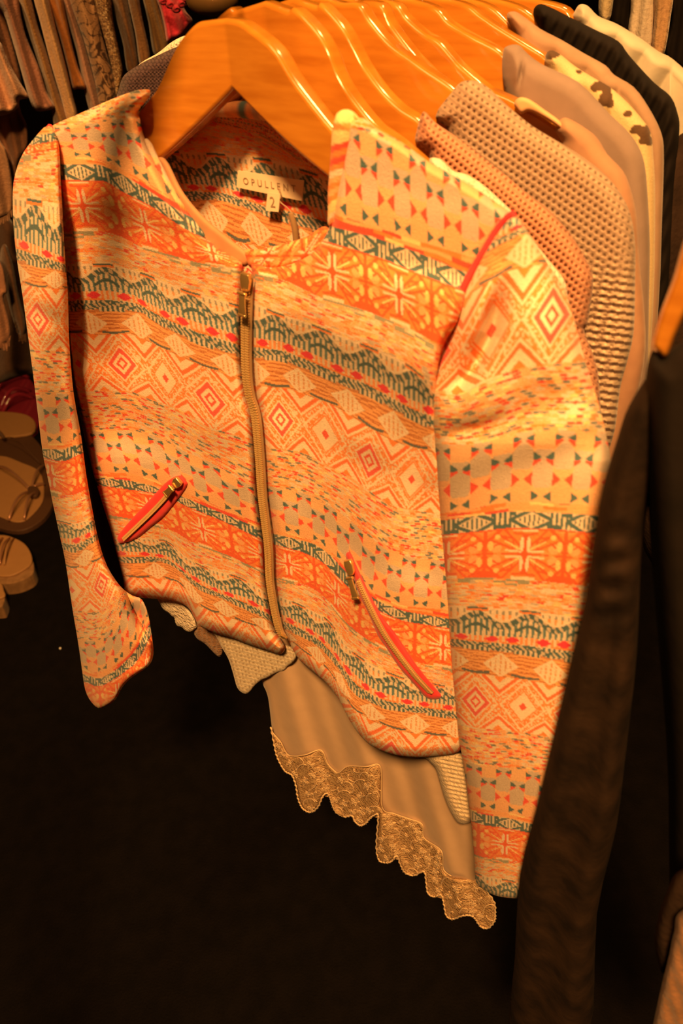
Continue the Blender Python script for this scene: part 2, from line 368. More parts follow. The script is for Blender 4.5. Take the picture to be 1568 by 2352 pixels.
# rows in order A,B,C,D,E,F,H,J,K,L,(A,B,...)
LROWS = [
 [(110,290),(200,285),(300,270),(400,290),(560,380)],
 [(80,352),(150,360),(215,362),(260,378),(320,410),(420,470),(560,520)],
 [(85,372),(160,378),(230,378),(275,398),(330,430),(420,490),(560,545)],
 [(95,412),(160,414),(243,415),(279,440),(342,470),(430,530),(560,585)],
 [(138,533),(227,530),(279,543),(323,568),(387,584),(451,603),(546,616)],
 [(151,606),(260,606),(336,629),(428,667),(543,699)],
 [(157,672),(243,667),(307,677),(339,696),(387,718),(451,740),(546,769)],
 [(164,715),(237,715),(323,718),(377,753),(451,791),(546,820)],
 [(157,766),(237,769),(298,766),(342,785),(387,807),(451,836),(546,871)],
 [(186,898),(301,898),(361,923),(408,937),(483,984),(569,1005)],
 [(191,992),(293,988),(357,1001),(421,1036),(485,1062),(565,1112)],
 [(214,1084),(293,1086),(357,1103),(424,1132),(501,1164),(596,1202)],
 [(227,1097),(293,1103),(357,1118),(424,1143),(501,1175),(606,1218)],
 [(233,1116),(309,1126),(364,1134),(431,1164),(517,1199),(606,1242)],
 [(249,1183),(303,1192),(341,1202),(392,1215),(437,1244),(523,1275),(612,1317)],
 [(270,1236),(307,1234),(384,1240),(429,1282),(473,1304),(553,1326),(617,1365)],
 [(279,1266),(330,1267),(384,1275),(425,1310),(489,1349),(569,1374),(629,1406)],
 [(288,1294),(378,1291),(409,1307),(448,1352),(505,1374),(569,1403),(633,1435)],
 [(291,1326),(378,1330),(416,1338),(441,1384),(486,1406),(537,1422),(601,1444),(639,1457)],
 [(291,1440),(378,1450),(441,1500),(537,1545),(639,1590)]]
RROWS = [
 [(640,215),(780,285),(843,305),(942,344),(1060,400),(1170,440)],
 [(600,430),(740,480),(777,495),(879,527),(987,562),(1060,584)],
 [(600,470),(764,521),(853,543),(955,578),(1051,619)],
 [(600,520),(741,552),(796,568),(879,594),(955,626),(1038,658)],
 [(560,628),(591,630),(658,645),(729,681),(773,693),(837,712),(901,738),(949,757),(990,783)],
 [(582,693),(630,716),(709,741),(773,767),(831,789),(885,811),(939,837),(977,869)],
 [(588,776),(652,786),(709,808),(773,837),(837,859),(885,885),(937,915),(972,928)],
 [(582,824),(646,830),(729,862),(786,888),(847,912),(921,953),(978,982)],
 [(580,886),(666,893),(707,909),(761,928),(812,960),(873,998),(921,1020),(991,1039)],
 [(599,1023),(698,1039),(749,1068),(809,1097),(857,1135),(905,1164),(1000,1180)],
 [(611,1116),(698,1132),(749,1157),(793,1186),(841,1228),(889,1266),(953,1282),(1016,1288)],
 [(621,1212),(729,1244),(768,1274),(800,1312),(857,1363),(927,1392),(1023,1401)],
 [(627,1226),(723,1249),(761,1277),(793,1314),(863,1379),(927,1404),(1023,1420)],
 [(627,1250),(698,1269),(742,1291),(777,1326),(799,1350),(870,1404),(927,1427),(1029,1443)],
 [(634,1326),(704,1344),(742,1366),(783,1420),(831,1462),(882,1490),(959,1522),(1032,1535)],
 [(650,1372),(697,1392),(752,1420),(774,1449),(799,1490),(863,1533),(927,1557),(1035,1577)],
 [(656,1414),(704,1439),(745,1465),(774,1503),(819,1554),(863,1586),(927,1605),(1045,1621)],
 [(653,1446),(704,1468),(745,1497),(774,1532),(812,1596),(876,1628),(959,1640),(1048,1653)],
 [(655,1470),(672,1475),(713,1510),(758,1540),(780,1586),(812,1632),(863,1660),(927,1682),(1048,1695)],
 [(655,1590),(713,1630),(780,1700),(863,1790),(1048,1830)]]
LCOLS = [[(70,420),(92,651),(150,900),(262,1263),(275,1400)], [(150,440),(186,651),(240,900),(349,1263),(380,1400)], [(262,460),(304,651),(345,900),(429,1291),(452,1420)],
         [(345,480),(390,699),(435,950),(502,1336),(530,1460)], [(455,520),(505,737),(552,1000),(598,1377),(612,1480)], [(560,560),(618,780),(660,1040),(690,1400),(700,1480)]]
RCOLS = [[(500,640),(490,850),(520,1160),(575,1450)], [(585,620),(582,850),(618,1160),(655,1450)], [(681,640),(684,862),(712,1180),(730,1500)], [(790,640),(800,921),(793,1225),(783,1560)],
         [(895,660),(905,979),(878,1290),(850,1631)], [(1000,700),(1006,1030),(964,1330),(955,1662)], [(1110,740),(1110,1060),(1052,1370),(1046,1672)], [(1210,740),(1210,1060),(1140,1370),(1120,1672)]]
PL_ = Rows(LROWS, LCOLS, 0, -1); PR_ = Rows(RROWS, RCOLS, 0, -1)
# cloth relief of the front: each weft row hangs at one height, which gives its distance along the ray
samples = []
zipx = lambda y: np.interp(y, [600, 850, 950, 1130, 1330, 1460], [568, 566, 586, 598, 620, 650])
for rows, side in ((LROWS, -1), (RROWS, 1)):
    for k in range(4, 19):
        a = np.array(rows[k], float); yz = np.interp(570, a[:, 0], a[:, 1]) if False else None
        xe, ye = (a[-1] if side < 0 else a[0]); z = JP.P(np.array(xe), np.array(ye))[2]
        for x, y in a:
            r = ray(np.array(x), np.array(y)); Q = r*((z-CH)/r[2]); o = (D0-Q @ NRM)*(.55 if side < 0 and k < 12 else 1)
            samples.append((x, y, np.clip(o, -.015, .045)))
for x in range(80, 1180, 60): samples += [(x, 300+(x-80)*.12, .004), (x, 420+(x-80)*.12, .006)]
S = np.array(samples)
gx = np.arange(0, 1260, 15.); gy = np.arange(180, 1800, 15.); GX, GY = np.meshgrid(gx, gy)
wgt = np.exp(-((GX[..., None]-S[:, 0])**2+(GY[..., None]-S[:, 1])**2)/(2*44**2))+1e-9
OFFG = (wgt*S[:, 2]).sum(-1)/wgt.sum(-1)
def off_front(px, py):
    px = np.asarray(px, float); py = np.asarray(py, float)
    fx = np.clip((px-gx[0])/15, 0, len(gx)-1.001); fy = np.clip((py-gy[0])/15, 0, len(gy)-1.001)
    i = fx.astype(int); j = fy.astype(int); a = fx-i; b = fy-j
    o = (OFFG[j, i]*(1-a)*(1-b)+OFFG[j, i+1]*a*(1-b)+OFFG[j+1, i]*(1-a)*b+OFFG[j+1, i+1]*a*b)
    return o+.012
def surf(px, py, up=0.): return JP.P(px, py, off_front(px, py)+up)
# ------------------------------------------------------------------ room shell
def slab(name, c, h, mat): 
    o = boxes(name, [(c, (h[0], 0, 0), (0, h[1], 0), (0, 0, h[2]))], mat); tag(o, kind='structure'); return o
CARPET = fabric('dark_carpet', (.0045, .0028, .0025), (.0022, .0013, .0012), scale=260, bump=.9, dist=.004, noise=25, sheen=.0)
WALLM = fabric('dark_painted_wall', (.035, .022, .016), (.028, .018, .013), scale=80, bump=.1, sheen=0)
CEILM = fabric('ceiling_paint', (.30, .26, .22), (.28, .24, .2), scale=60, bump=.05, sheen=0)
slab('floor', (.3, 1.2, -.02), (3.3, 3.3, .02), CARPET)
slab('ceiling', (.3, 1.2, 2.72), (3.3, 3.3, .02), CEILM)
slab('wall_back', (.3, 4.5, 1.35), (3.3, .03, 1.37), WALLM)
slab('wall_left', (-3.0, 1.2, 1.35), (.03, 3.3, 1.37), WALLM)
slab('wall_right', (3.6, 1.2, 1.35), (.03, 3.3, 1.37), WALLM)
slab('wall_front', (.3, -2.1, 1.35), (3.3, .03, 1.37), WALLM)
# ------------------------------------------------------------------ jacket
JL = JP.P(np.array(515.), np.array(60.))
jk = root('jacket', JL, 'cropped jacquard jacket in cream, coral and teal bands with gold zip, on foremost hanger', 'jacket')
LP = [(316,258),(322,272),(330,310),(350,355),(380,415),(405,460),(432,505),(465,540),(505,572),(540,592),(556,604),(561,640),(558,720),(556,790),(559,850),(568,910),(580,955),(588,1050),(592,1130),(600,1200),(608,1260),(611,1330),(618,1380),(630,1440),(646,1468),(655,1485),(652,1496),(642,1503),(617,1496),(569,1480),(529,1464),(499,1456),(470,1444),(455,1434),(444,1412),(432,1396),(418,1387),(395,1379),(371,1376),(330,1374),(300,1371),(287,1362),(283,1330),(270,1280),(255,1220),(236,1160),(215,1090),(195,1010),(178,930),(160,850),(150,780),(148,700),(134,600),(118,530),(96,470),(78,410),(80,350),(96,310),(125,286),(180,262),(240,235),(285,217),(312,208),(334,205),(344,207),(344,220),(331,238)]
RP = [(578,606),(605,613),(640,613),(690,598),(728,570),(756,522),(763,470),(768,430),(776,380),(785,330),(788,290),(800,272),(835,272),(870,298),(920,325),(985,372),(1050,408),(1110,445),(1178,497),(1150,530),(1108,600),(1075,660),(1050,740),(1015,800),(1000,900),(1010,1000),(1030,1200),(1045,1400),(1060,1600),(1066,1700),(1052,1728),(1010,1736),(959,1739),(920,1736),(889,1729),(865,1719),(847,1709),(832,1695),(819,1680),(806,1660),(793,1637),(782,1612),(768,1592),(750,1570),(729,1551),(708,1534),(688,1516),(672,1492),(662,1470),(650,1440),(640,1380),(632,1330),(630,1260),(622,1200),(612,1130),(606,1050),(598,955),(586,910),(578,850),(575,790),(577,720),(580,640)]
off_left = lambda a, b: off_front(a, b)-.010*np.exp(-((a-352)/24)**2-((b-212)/26)**2)
sheet('front_panel', LP, JACQ, JP, 2.0, off_left, 26, .022, .006, PL_.color, jk, backstep=14)
sheet('front_panel', RP, JACQ, JP, 2.0, off_front, 22, .016, .006, PR_.color, jk, backstep=14)
# back of the jacket, its outer face seen from inside through the neck
BROWS = [[(340,275),(470,268),(600,300),(760,400)], [(340,276),(470,269),(600,301),(760,401)], [(340,277),(470,270),(600,302),(760,402)], [(340,278),(470,271),(600,303),(760,403)],
 [(340,280),(470,273),(600,305),(760,405)], [(340,345),(407,347),(500,352),(621,365),(729,400),(800,430)], [(340,415),(371,419),(496,426),(604,454),(711,472),(800,500)],
 [(340,455),(407,461),(514,461),(604,495),(696,525),(800,560)], [(340,520),(479,529),(550,558),(640,572),(740,590),(800,600)], [(340,640),(550,690),(800,700)]]
BCOLS = [[(330,290),(343,390),(386,490)], [(430,290),(450,390),(486,490)], [(535,290),(557,400),(586,526)], [(640,300),(665,430),(696,540)], [(735,300),(765,430),(800,540)]]
PB_ = Rows(BROWS, BCOLS, 0, -1)
BK = rail(.055)
BP = [(335,330),(380,285),(440,246),(520,246),(600,252),(660,268),(715,302),(760,352),(800,420),(830,520),(800,620),(700,660),(560,660),(440,600),(360,480),(325,400)]
sheet('back_panel', BP, JACQ, BK, 2.2, None, 16, .008, .004, PB_.color, jk, backstep=14)
allp = [(150,420),(300,560),(420,650),(560,700),(720,690),(900,600),(1060,560),(1000,900),(1020,1500),(1030,1660),(900,1660),(800,1560),(660,1420),(450,1370),(320,1330),(230,1080),(170,780)]
sheet('back_hem', allp, JACQ, rail(.05), 9, None, 30, .01, .01, PL_.color, jk)
# rolled back neckline
rim = smooth([(352,322),(395,282),(445,248),(520,244),(600,252),(655,264),(705,292),(745,335),(772,385)], False, 8)
def collar(name, pts, r, plane, offs, rows, n=10, mode=0):
    pts = smooth(pts, False, 10); P3 = plane.P(pts[:, 0], pts[:, 1], offs(pts[:, 0], pts[:, 1])); N = len(P3)
    T = np.gradient(P3, axis=0); T /= np.linalg.norm(T, axis=1)[:, None]; U = np.cross(T, NRM); U /= np.linalg.norm(U, axis=1)[:, None]; W = np.cross(T, U)
    n = 18; a = np.arange(n)*2*math.pi/n
    i_ = np.arange(N); rr = (r*np.clip(np.minimum(i_/8, (N-1-i_)/(N*.75 if mode else 8)), .0004, 1)**.5)[:, None, None]
    V = (P3[:, None]+rr*(np.cos(a)[None, :, None]*U[:, None]+np.sin(a)[None, :, None]*W[:, None])).reshape(-1, 3)
    s_ = np.cumsum(np.r_[0, np.linalg.norm(np.diff(P3, axis=0), axis=1)])
    q = proj(V); c = np.array([CREAM]*len(V)); ss = np.repeat(s_, n); aa = np.tile(a, N)
    if mode == 1: h = H(np.floor((ss+.004*np.cos(aa))/.0036), 5.); c[:] = YEL; c[h < .42] = ORL; c[h < .22] = OR; c[h < .08] = RED; c[h > .7] = CREAM; h = h*0+.99
    else: h = H(np.floor(ss/.006), 2.)
    c[h < .3] = ORL; c[(h > .3) & (h < .42)] = RED; c[(h > .45) & (h < .58)] = TAN; c[(h > .6) & (h < .66)] = TEAL*1.6
    c *= (.9+.2*H(ss*900, aa*7))[:, None]
    if rows: c = rows.color(q[:, 0], q[:, 1])
    fc = [[i*n+k, i*n+(k+1) % n, (i+1)*n+(k+1) % n, (i+1)*n+k] for i in range(N-1) for k in range(n)]
    return par(link(name, mesh_np(name, V, fc, c), JACQ), jk)
collar('collar_band', [(352,318),(395,282),(445,252),(520,250),(600,256),(655,268),(705,296),(745,340),(772,385),(785,430)], .0052, BK, lambda a, b: 0*a+.004, None)
collar('collar_band', [(812,265),(800,285),(793,320),(787,360),(780,400),(772,440),(766,480),(757,520)], .0078, JP, lambda a, b: off_front(a, b)-.006, None, mode=1)
collar('collar_band', [(334,318),(344,340),(354,362),(382,418),(410,468),(438,510),(470,543)], .0026, JP, lambda a, b: off_front(a, b)-.014, PL_)
# facing seen inside the left front neckline
fac = [(333,318),(352,342),(385,372),(420,440),(470,500),(530,550),(572,585),(566,612),(540,604),(480,572),(430,525),(395,470),(350,400),(328,345)]
o = sheet('neck_facing', fac, LINING, rail(.006), 4, None, 12, .004, .003, None, jk); tag(o, 'plain orange brown facing inside the neckline')
tuck = [(560,575),(600,572),(650,560),(700,545),(745,520),(760,545),(735,585),(690,606),(640,618),(600,618),(572,612)]
NF = sheet('neckline_tuck', tuck, JACQ, rail(.004), 2.4, None, 14, .006, .004, lambda a, b: pattern(a/60+2.3+b/90, 3.2+(b-540)/160+.0*a), jk)
# zip
zp = smooth([(569,625),(567,690),(566,760),(567,850),(574,905),(588,955),(597,1050),(602,1130),(610,1200),(617,1260),(620,1330),(628,1385),(640,1440),(652,1464)], False, 12)
zP = surf(zp[:, 0], zp[:, 1], .0)
def ribbon(name, C, half, up, mat, parent, th=.0012):
    T = np.gradient(C, axis=0); T /= np.linalg.norm(T, axis=1)[:, None]; Sd = np.cross(T, NRM); Sd /= np.linalg.norm(Sd, axis=1)[:, None]
    half = np.broadcast_to(half, (len(C),))[:, None]
    a = C-NRM*up; V = np.stack([a-Sd*half+NRM*th, a-Sd*half*.8, a+Sd*half*.8, a+Sd*half+NRM*th], 1).reshape(-1, 3); N = len(C)
    fc = [[i*4+k, i*4+k+1, (i+1)*4+k+1, (i+1)*4+k] for i in range(N-1) for k in range(3)]
    return par(link(name, mesh_np(name, V, fc), mat), parent), Sd, T
zt, Sd, T = ribbon('zip_tape', zP, .0044, .0008, TAPE, jk, .0014)
def teeth(name, C, pitch, half, up, mat, parent, ht=.0007):
    s_ = np.r_[0, np.cumsum(np.linalg.norm(np.diff(C, axis=0), axis=1))]; t = np.arange(pitch, s_[-1], pitch)
    Q = np.stack([np.interp(t, s_, C[:, k]) for k in range(3)], 1); T = np.gradient(Q, axis=0); T /= np.linalg.norm(T, axis=1)[:, None]
    Sd = np.cross(T, NRM); Sd /= np.linalg.norm(Sd, axis=1)[:, None]; it = []
    for q, tt, sd in zip(Q, T, Sd):
        for g in (-1, 1): it.append((q-NRM*up+sd*half*.52*g+tt*pitch*.25*g, sd*half*.46, tt*pitch*.30, NRM*ht))
    o = boxes(name, it, mat, parent); tag(o, 'brass zip teeth', kind='stuff'); return o
teeth('zip_teeth', zP[6:], .0021, .0034, .0017, BRASS, zt)
def slider(name, px, py, dx, dy, L, parent, up=.003, wide=.0042):
    """gold zip slider with a hinged pull hanging along (dx,dy) pixels"""
    q = surf(np.array([px, px+dx]), np.array([py, py+dy]), up); t = q[1]-q[0]; t /= np.linalg.norm(t)
    sd = np.cross(t, NRM); sd /= np.linalg.norm(sd)
    V2 = [(-.8, 0), (-1, .35), (-.75, .8), (-.45, 1), (.45, 1), (.75, .8), (1, .35), (.8, 0)]
    b = prism(name, [(a*wide, -c*.012+.006) for a, c in V2], q[0], sd, -t, -NRM*.0035, GOLD, parent, .0008)
    ring = [q[0]+t*(.004+.003*math.cos(k/8*2*math.pi))-NRM*(.004+.002*math.sin(k/8*2*math.pi)) for k in range(9)]
    pull = [(-.62, 0), (-.60, .3), (-.66, .6), (-.82, .95), (-.6, 1.04), (.6, 1.04), (.82, .95), (.66, .6), (.60, .3), (.62, 0)]
    o = prism('zip_pull', [(a*wide*.95, -c*L) for a, c in pull], q[0]+t*.006-NRM*.0045, sd, -t, -NRM*.0016, GOLD, b, .0006)
    tube('pull_rim', np.array([q[0]+t*(.006+L)+sd*wide*.75*g-NRM*.0055 for g in np.linspace(-1, 1, 7)]), .0011, GOLD, b)
    tube('pull_hinge', np.array([q[0]+t*.0065+sd*wide*.8*g-NRM*.0055 for g in np.linspace(-1, 1, 7)]), .0012, GOLD, b)
    return b
slider('zip_slider', 568, 646, 0, 30, .0155, jk)
o = boxes('zip_stop', [(surf(np.array(652.), np.array(1462.), .003), AX*.0035, (0, 0, .0012), NRM*.0015)], GOLD, jk, .0004)
# pockets: coral welt, zip and slider
def pocket(inner, outer, zl, sl):
    op = smooth(outer, True, 8); po = sheet('pocket_welt', outer, CORAL, JP, 3, lambda a, b: off_front(a, b)+.0035, 9, .0045, .002, None, jk, backstep=8)
    tag(po, 'neon coral pocket welt')
    c = smooth(zl, False, 10); C = surf(c[:, 0], c[:, 1], .0042)
    zt2, _, _ = ribbon('zip_tape', C, .0024+0*C[:, 0], .0006, TAPE, po, .001); teeth('zip_teeth', C, .0016, .0020, .0012, BRASS, po)
    slider('zip_slider', *sl, po, .005, .0046)
    return po
pocket(None, [(425,1100),(431,1112),(420,1132),(400,1158),(375,1188),(345,1212),(315,1236),(285,1248),(272,1246),(270,1232),(290,1205),(320,1172),(350,1140),(378,1110),(400,1095),(415,1092)],
       [(404,1112),(380,1143),(350,1175),(318,1206),(284,1238)], (409,1107,-12,14,.014))
pocket(None, [(797,1268),(806,1272),(824,1310),(843,1350),(862,1388),(884,1424),(911,1458),(956,1526),(1000,1580),(1014,1597),(1006,1606),(980,1604),(950,1572),(915,1532),(885,1486),(866,1458),(846,1410),(824,1366),(806,1310),(793,1280)],
       [(822,1330),(836,1362),(850,1392),(866,1424),(885,1458),(908,1492),(932,1524),(960,1558),(990,1590)], (806,1300,9,30,.0165))
# shoulder pipings and seams
def cord(name, pts, r, mat, up, plane=JP, offf=off_front):
    p = smooth(pts, False, 8); P3 = plane.P(p[:, 0], p[:, 1], offf(p[:, 0], p[:, 1])+up); return tube(name, P3, r, mat, jk, 8)
# sleeves
def sleeve(name, poly, centre, plane, offc, half_depth, rows, folds, step=2.2):
    ct = np.array(centre, float)     # (x_left, x_right, y)
    poly = smooth(poly)
    def build(st, front):
        px, py, d, fc = grid_poly(poly, st)
        xl = np.interp(py, ct[:, 2], ct[:, 0]); xr = np.interp(py, ct[:, 2], ct[:, 1])
        e = np.clip((px-(xl+xr)/2)/((xr-xl)/2), -1, 1); t = np.clip(d/26, 0, 1); prof = np.sqrt(np.clip(1-np.abs(e)**2.2, 0, 1))*.75+.25*np.sqrt(np.clip(1-(1-t)**2, 0, 1))
        prof *= np.sqrt(np.clip(1-(1-np.clip(d/7, 0, 1))**2, 0, 1))*.3+.7
        o = offc(px, py)+half_depth*(prof-.35)
        if front: o = o+folds(px, py)*t
        else: o = offc(px, py)-half_depth*(prof*.8+.35)
        return px, py, fc, plane.P(px, py, o)
    px, py, fc, V = build(step, True); qx, qy, gc, W = build(10, False)
    me = mesh_np(name, np.vstack([V, W]), np.vstack([fc, gc[:, ::-1]+len(V)]), np.vstack([rows.color(px, py), rows.color(qx, qy)]))
    return par(link(name, me, JACQ), jk)
def ridge(px, py, line, wd, amp):
    l = np.array(line, float); d, bx, by = nearest(px, py, l, False); L = np.hypot(*(l[-1]-l[0])); m = (l[0]+l[-1])/2
    tt = ((bx-m[0])*(l[-1]-l[0])[0]+(by-m[1])*(l[-1]-l[0])[1])/(L*L/2); return amp*np.exp(-(d/wd)**2)*np.clip(1-tt**2, 0, 1)**1.6
SR = [(1178,497),(1205,522),(1240,578),(1262,612),(1290,652),(1312,712),(1330,780),(1350,850),(1375,930),(1392,1000),(1402,1060),(1402,1150),(1400,1300),(1395,1450),(1380,1600),(1350,1750),(1320,1900),(1290,2000),(1260,2064),(1200,2064),(1150,2060),(1118,2048),(1093,2026),(1090,1990),(1083,1900),(1068,1780),(1055,1700),(1045,1600),(1035,1500),(1026,1350),(1012,1200),(1002,1060),(985,960),(978,890),(990,830),(1010,780),(1038,720),(1062,665),(1095,600),(1145,530)]
SRC = [(1130,1230,500),(1040,1300,700),(985,1360,900),(1000,1400,1060),(1015,1400,1200),(1030,1400,1400),(1045,1395,1600),(1070,1350,1800),(1093,1290,2050)]
SRROWS = [[(980,330),(1200,330),(1400,330)], [(980,420),(1400,400)], [(980,440),(1400,415)], [(980,460),(1400,430)], [(980,520),(1200,470),(1400,450)], [(980,560),(1100,500),(1200,480),(1400,480)],
 [(990,600),(1100,550),(1190,515),(1400,500)], [(1000,640),(1080,600),(1150,560),(1207,535),(1300,535),(1400,540)],
 [(1000,720),(1060,690),(1110,655),(1168,622),(1215,612),(1266,605),(1400,600)], [(980,905),(1001,895),(1060,905),(1109,872),(1160,855),(1224,839),(1342,829),(1400,828)],
 [(990,1017),(1050,1025),(1119,1015),(1160,1003),(1196,992),(1290,988),(1381,994)], [(1010,1180),(1075,1172),(1137,1156),(1224,1153),(1300,1158),(1400,1165)],
 [(1010,1196),(1090,1186),(1172,1174),(1280,1178),(1400,1186)], [(1020,1228),(1100,1220),(1175,1212),(1280,1216),(1400,1228)],
 [(1022,1330),(1110,1326),(1230,1334),(1353,1347)], [(1030,1390),(1100,1394),(1210,1402),(1328,1418)], [(1035,1452),(1100,1459),(1200,1464),(1316,1474)],
 [(1038,1486),(1100,1493),(1200,1505),(1310,1523)], [(1045,1540),(1100,1548),(1200,1560),(1291,1579)], [(1055,1662),(1100,1672),(1190,1680),(1273,1696)],
 [(1065,1748),(1100,1758),(1180,1766),(1254,1777)], [(1080,1850),(1100,1857),(1170,1868),(1236,1881)], [(1082,1862),(1100,1869),(1170,1880),(1233,1896)], [(1085,1886),(1100,1894),(1160,1902),(1230,1916)],
 [(1090,1962),(1100,1968),(1217,1983)], [(1092,2003),(1100,2009),(1205,2028)], [(1095,2050),(1100,2054),(1199,2064)], [(1100,2085),(1199,2095)]]
SRCOLS = [[(960,700),(925,1000),(925,1500),(975,2050)], [(1075,600),(1040,1000),(1035,1500),(1050,2050)], [(1207,578),(1180,1000),(1149,1523),(1128,2050)], [(1344,600),(1318,1000),(1267,1523),(1205,2050)], [(1460,600),(1440,1000),(1385,1523),(1280,2050)]]
PSR = Rows(SRROWS, SRCOLS, 0, -2)
def offR(px, py): return .008+.022*np.clip((py-520)/500, 0, 1)+.010*np.clip((py-1000)/1000, 0, 1)
def foldR(px, py):
    f = -ridge(px, py, [(1150,625),(1146,690),(1128,770),(1085,850),(1020,925)], 20, .018)+ridge(px, py, [(1150,590),(1110,680),(1075,760),(1030,840)], 26, .010)
    f += ridge(px, py, [(1230,640),(1240,760),(1235,900)], 60, .006)
    f += .0018*np.sin(py/23+px/60)*np.exp(-((py-960)/120)**2)-ridge(px, py, [(1010,1000),(1100,985),(1180,950)], 16, .004)
    f += .002*np.sin(py/75+px/130)
    return f
sleeve('sleeve', SR, SRC, JP, offR, .030, PSR, foldR)
SLP = [(112,288),(135,330),(140,420),(145,520),(150,600),(156,680),(158,760),(162,830),(170,910),(186,1000),(198,1090),(212,1170),(226,1240),(246,1300),(276,1346),(304,1368),(325,1376),(340,1410),(350,1470),(352,1505),(340,1530),(300,1558),(280,1580),(266,1606),(248,1620),(226,1626),(208,1610),(196,1585),(190,1550),(180,1480),(165,1390),(150,1290),(135,1220),(122,1160),(110,1100),(98,1040),(88,960),(76,860),(64,770),(52,680),(38,590),(30,500),(31,420),(48,362),(75,322)]
SLC = [(60,190,300),(30,190,450),(38,185,590),(52,178,680),(64,176,770),(76,184,860),(88,196,960),(98,205,1040),(110,216,1100),(122,228,1160),(135,240,1220),(150,262,1290),(165,300,1390),(180,350,1480),(190,350,1550),(208,330,1620)]
SLROWS = [[(30,200),(300,180)], [(30,300),(150,290)], [(30,320),(150,300)], [(30,340),(150,320)], [(30,362),(150,340)],
 [(30,450),(150,470)], [(30,545),(80,562),(130,585)], [(30,598),(90,615),(150,625)], [(40,652),(95,662),(150,664)], [(60,796),(110,805),(160,808)],
 [(85,908),(130,906),(175,900)], [(100,1019),(140,1020),(185,1006)], [(102,1031),(140,1034),(188,1018)], [(104,1052),(145,1062),(189,1041),(230,1020)],
 [(118,1130),(158,1141),(199,1126),(240,1100)], [(125,1193),(170,1204),(214,1190),(250,1160)], [(132,1232),(163,1240),(217,1217),(260,1190)],
 [(143,1261),(179,1274),(214,1245),(270,1215)], [(148,1299),(173,1309),(224,1291),(280,1240)], [(160,1400),(215,1408),(243,1393),(273,1355),(310,1290)],
 [(175,1468),(222,1474),(253,1454),(275,1400),(300,1345),(335,1320)], [(184,1533),(220,1548),(263,1531),(304,1492),(335,1429),(345,1400)],
 [(187,1548),(228,1560),(266,1540),(312,1495),(337,1446),(346,1420)], [(192,1566),(228,1579),(266,1559),(317,1520),(345,1465),(352,1440)], [(200,1650),(266,1640),(352,1590)]]
SLCOLS = [[(-30,400),(-40,743),(10,1000),(70,1365),(110,1600)], [(35,400),(41,743),(78,1000),(128,1365),(165,1600)], [(120,400),(131,743),(165,1000),(205,1365),(228,1600)],
          [(190,400),(205,743),(228,1000),(265,1365),(285,1600)], [(250,400),(262,743),(285,1000),(315,1365),(335,1600)], [(300,400),(320,743),(340,1000),(358,1365),(370,1600)]]
PSL = Rows(SLROWS, SLCOLS, 0, -1)
def offL(px, py): return .010+.022*np.clip((py-330)/500, 0, 1)+.036*np.clip((py-800)/900, 0, 1)
def foldL(px, py):
    xr = np.interp(py, [560, 700, 830, 1000, 1100, 1200, 1300, 1370, 1420, 1600], [150, 162, 166, 186, 198, 216, 238, 270, 300, 340])
    drop = np.clip((px-xr)/16, 0, 1)
    f = -.05*drop*np.clip(1-(py-1230)/80, 0, 1)
    f += -.010*np.clip((px-255)/70, 0, 1)*np.clip((py-1350)/60, 0, 1)
    f += .0022*np.sin(py/34)*np.exp(-((py-860)/130)**2)-ridge(px, py, [(40,690),(150,760)], 22, .004)
    return f
sleeve('sleeve', SLP, SLC, JP, offL, .026, PSL, foldL)
SHADE = fabric('maroon_shade', (.10, .012, .018), (.07, .008, .012), scale=500, bump=.1)
sheet('side_shade', [(176,900),(200,960),(225,1080),(262,1200),(292,1310),(300,1366),(270,1362),(240,1310),(215,1230),(195,1110),(180,1010)], SHADE, rail(.012), 6, None, 16, .008, .01, None, jk)  # shade of the jacket's side, put into a dark maroon sheet
tag(cord('shoulder_piping', [(116,292),(99,318),(85,350),(80,400),(92,460),(113,525),(127,580),(134,605)], .0022, CORAL, .004, JP, lambda a, b: offL(a, b)+.004), 'coral piping along the sleeve head')
tag(cord('shoulder_piping', [(1180,490),(1150,515),(1112,575),(1082,625),(1058,672),(1040,725),(1020,775),(1003,815),(990,850)], .0019, CORAL, .008, JP, offR), 'coral piping along the sleeve head')
# label and size tag inside the neck
lp = BK.P(np.array([546., 697., 693., 543.]), np.array([392., 415., 462., 430.]), .006)
def text(name, body, o3, ax, up, size, mat, parent, sx=1.0, space=1.3):
    c = bpy.data.curves.new(name, 'FONT'); c.body = body; c.size = size; c.space_character = space; c.extrude = .00012; c.align_x = 'CENTER'; c.align_y = 'CENTER'
    t = bpy.data.objects.new('t', c); COL.objects.link(t); bpy.context.view_layer.update()
    me = bpy.data.meshes.new_from_object(t.evaluated_get(bpy.context.evaluated_depsgraph_get())); me.name = name; bpy.data.objects.remove(t)
    ax = ax/np.linalg.norm(ax); up = up-up.dot(ax)*ax; up /= np.linalg.norm(up); nz = np.cross(ax, up)
    M = Matrix([[*(ax*sx)], [*up], [*nz]]).transposed().to_4x4(); M.translation = Vector(o3); me.transform(M)
    me.materials.clear(); return par(link(name, me, mat), parent)
def quadpatch(name, q, th, mat, parent):
    nn = np.cross(q[1]-q[0], q[3]-q[0]); nn /= np.linalg.norm(nn)
    if nn @ NRM > 0: nn = -nn
    V = np.vstack([q, q-nn*th]); fc = [[0, 1, 2, 3], [4, 7, 6, 5], [0, 4, 5, 1], [1, 5, 6, 2], [2, 6, 7, 3], [3, 7, 4, 0]]
    me = mesh_np(name, V, fc); me.polygons.foreach_set('use_smooth', np.zeros(6, bool)); return par(link(name, me, mat), parent), nn
lb, nn = quadpatch('brand_label', lp, .0008, LABELM, jk); tag(lb, 'cream woven brand label')
cc = lp.mean(0)+nn*.0004
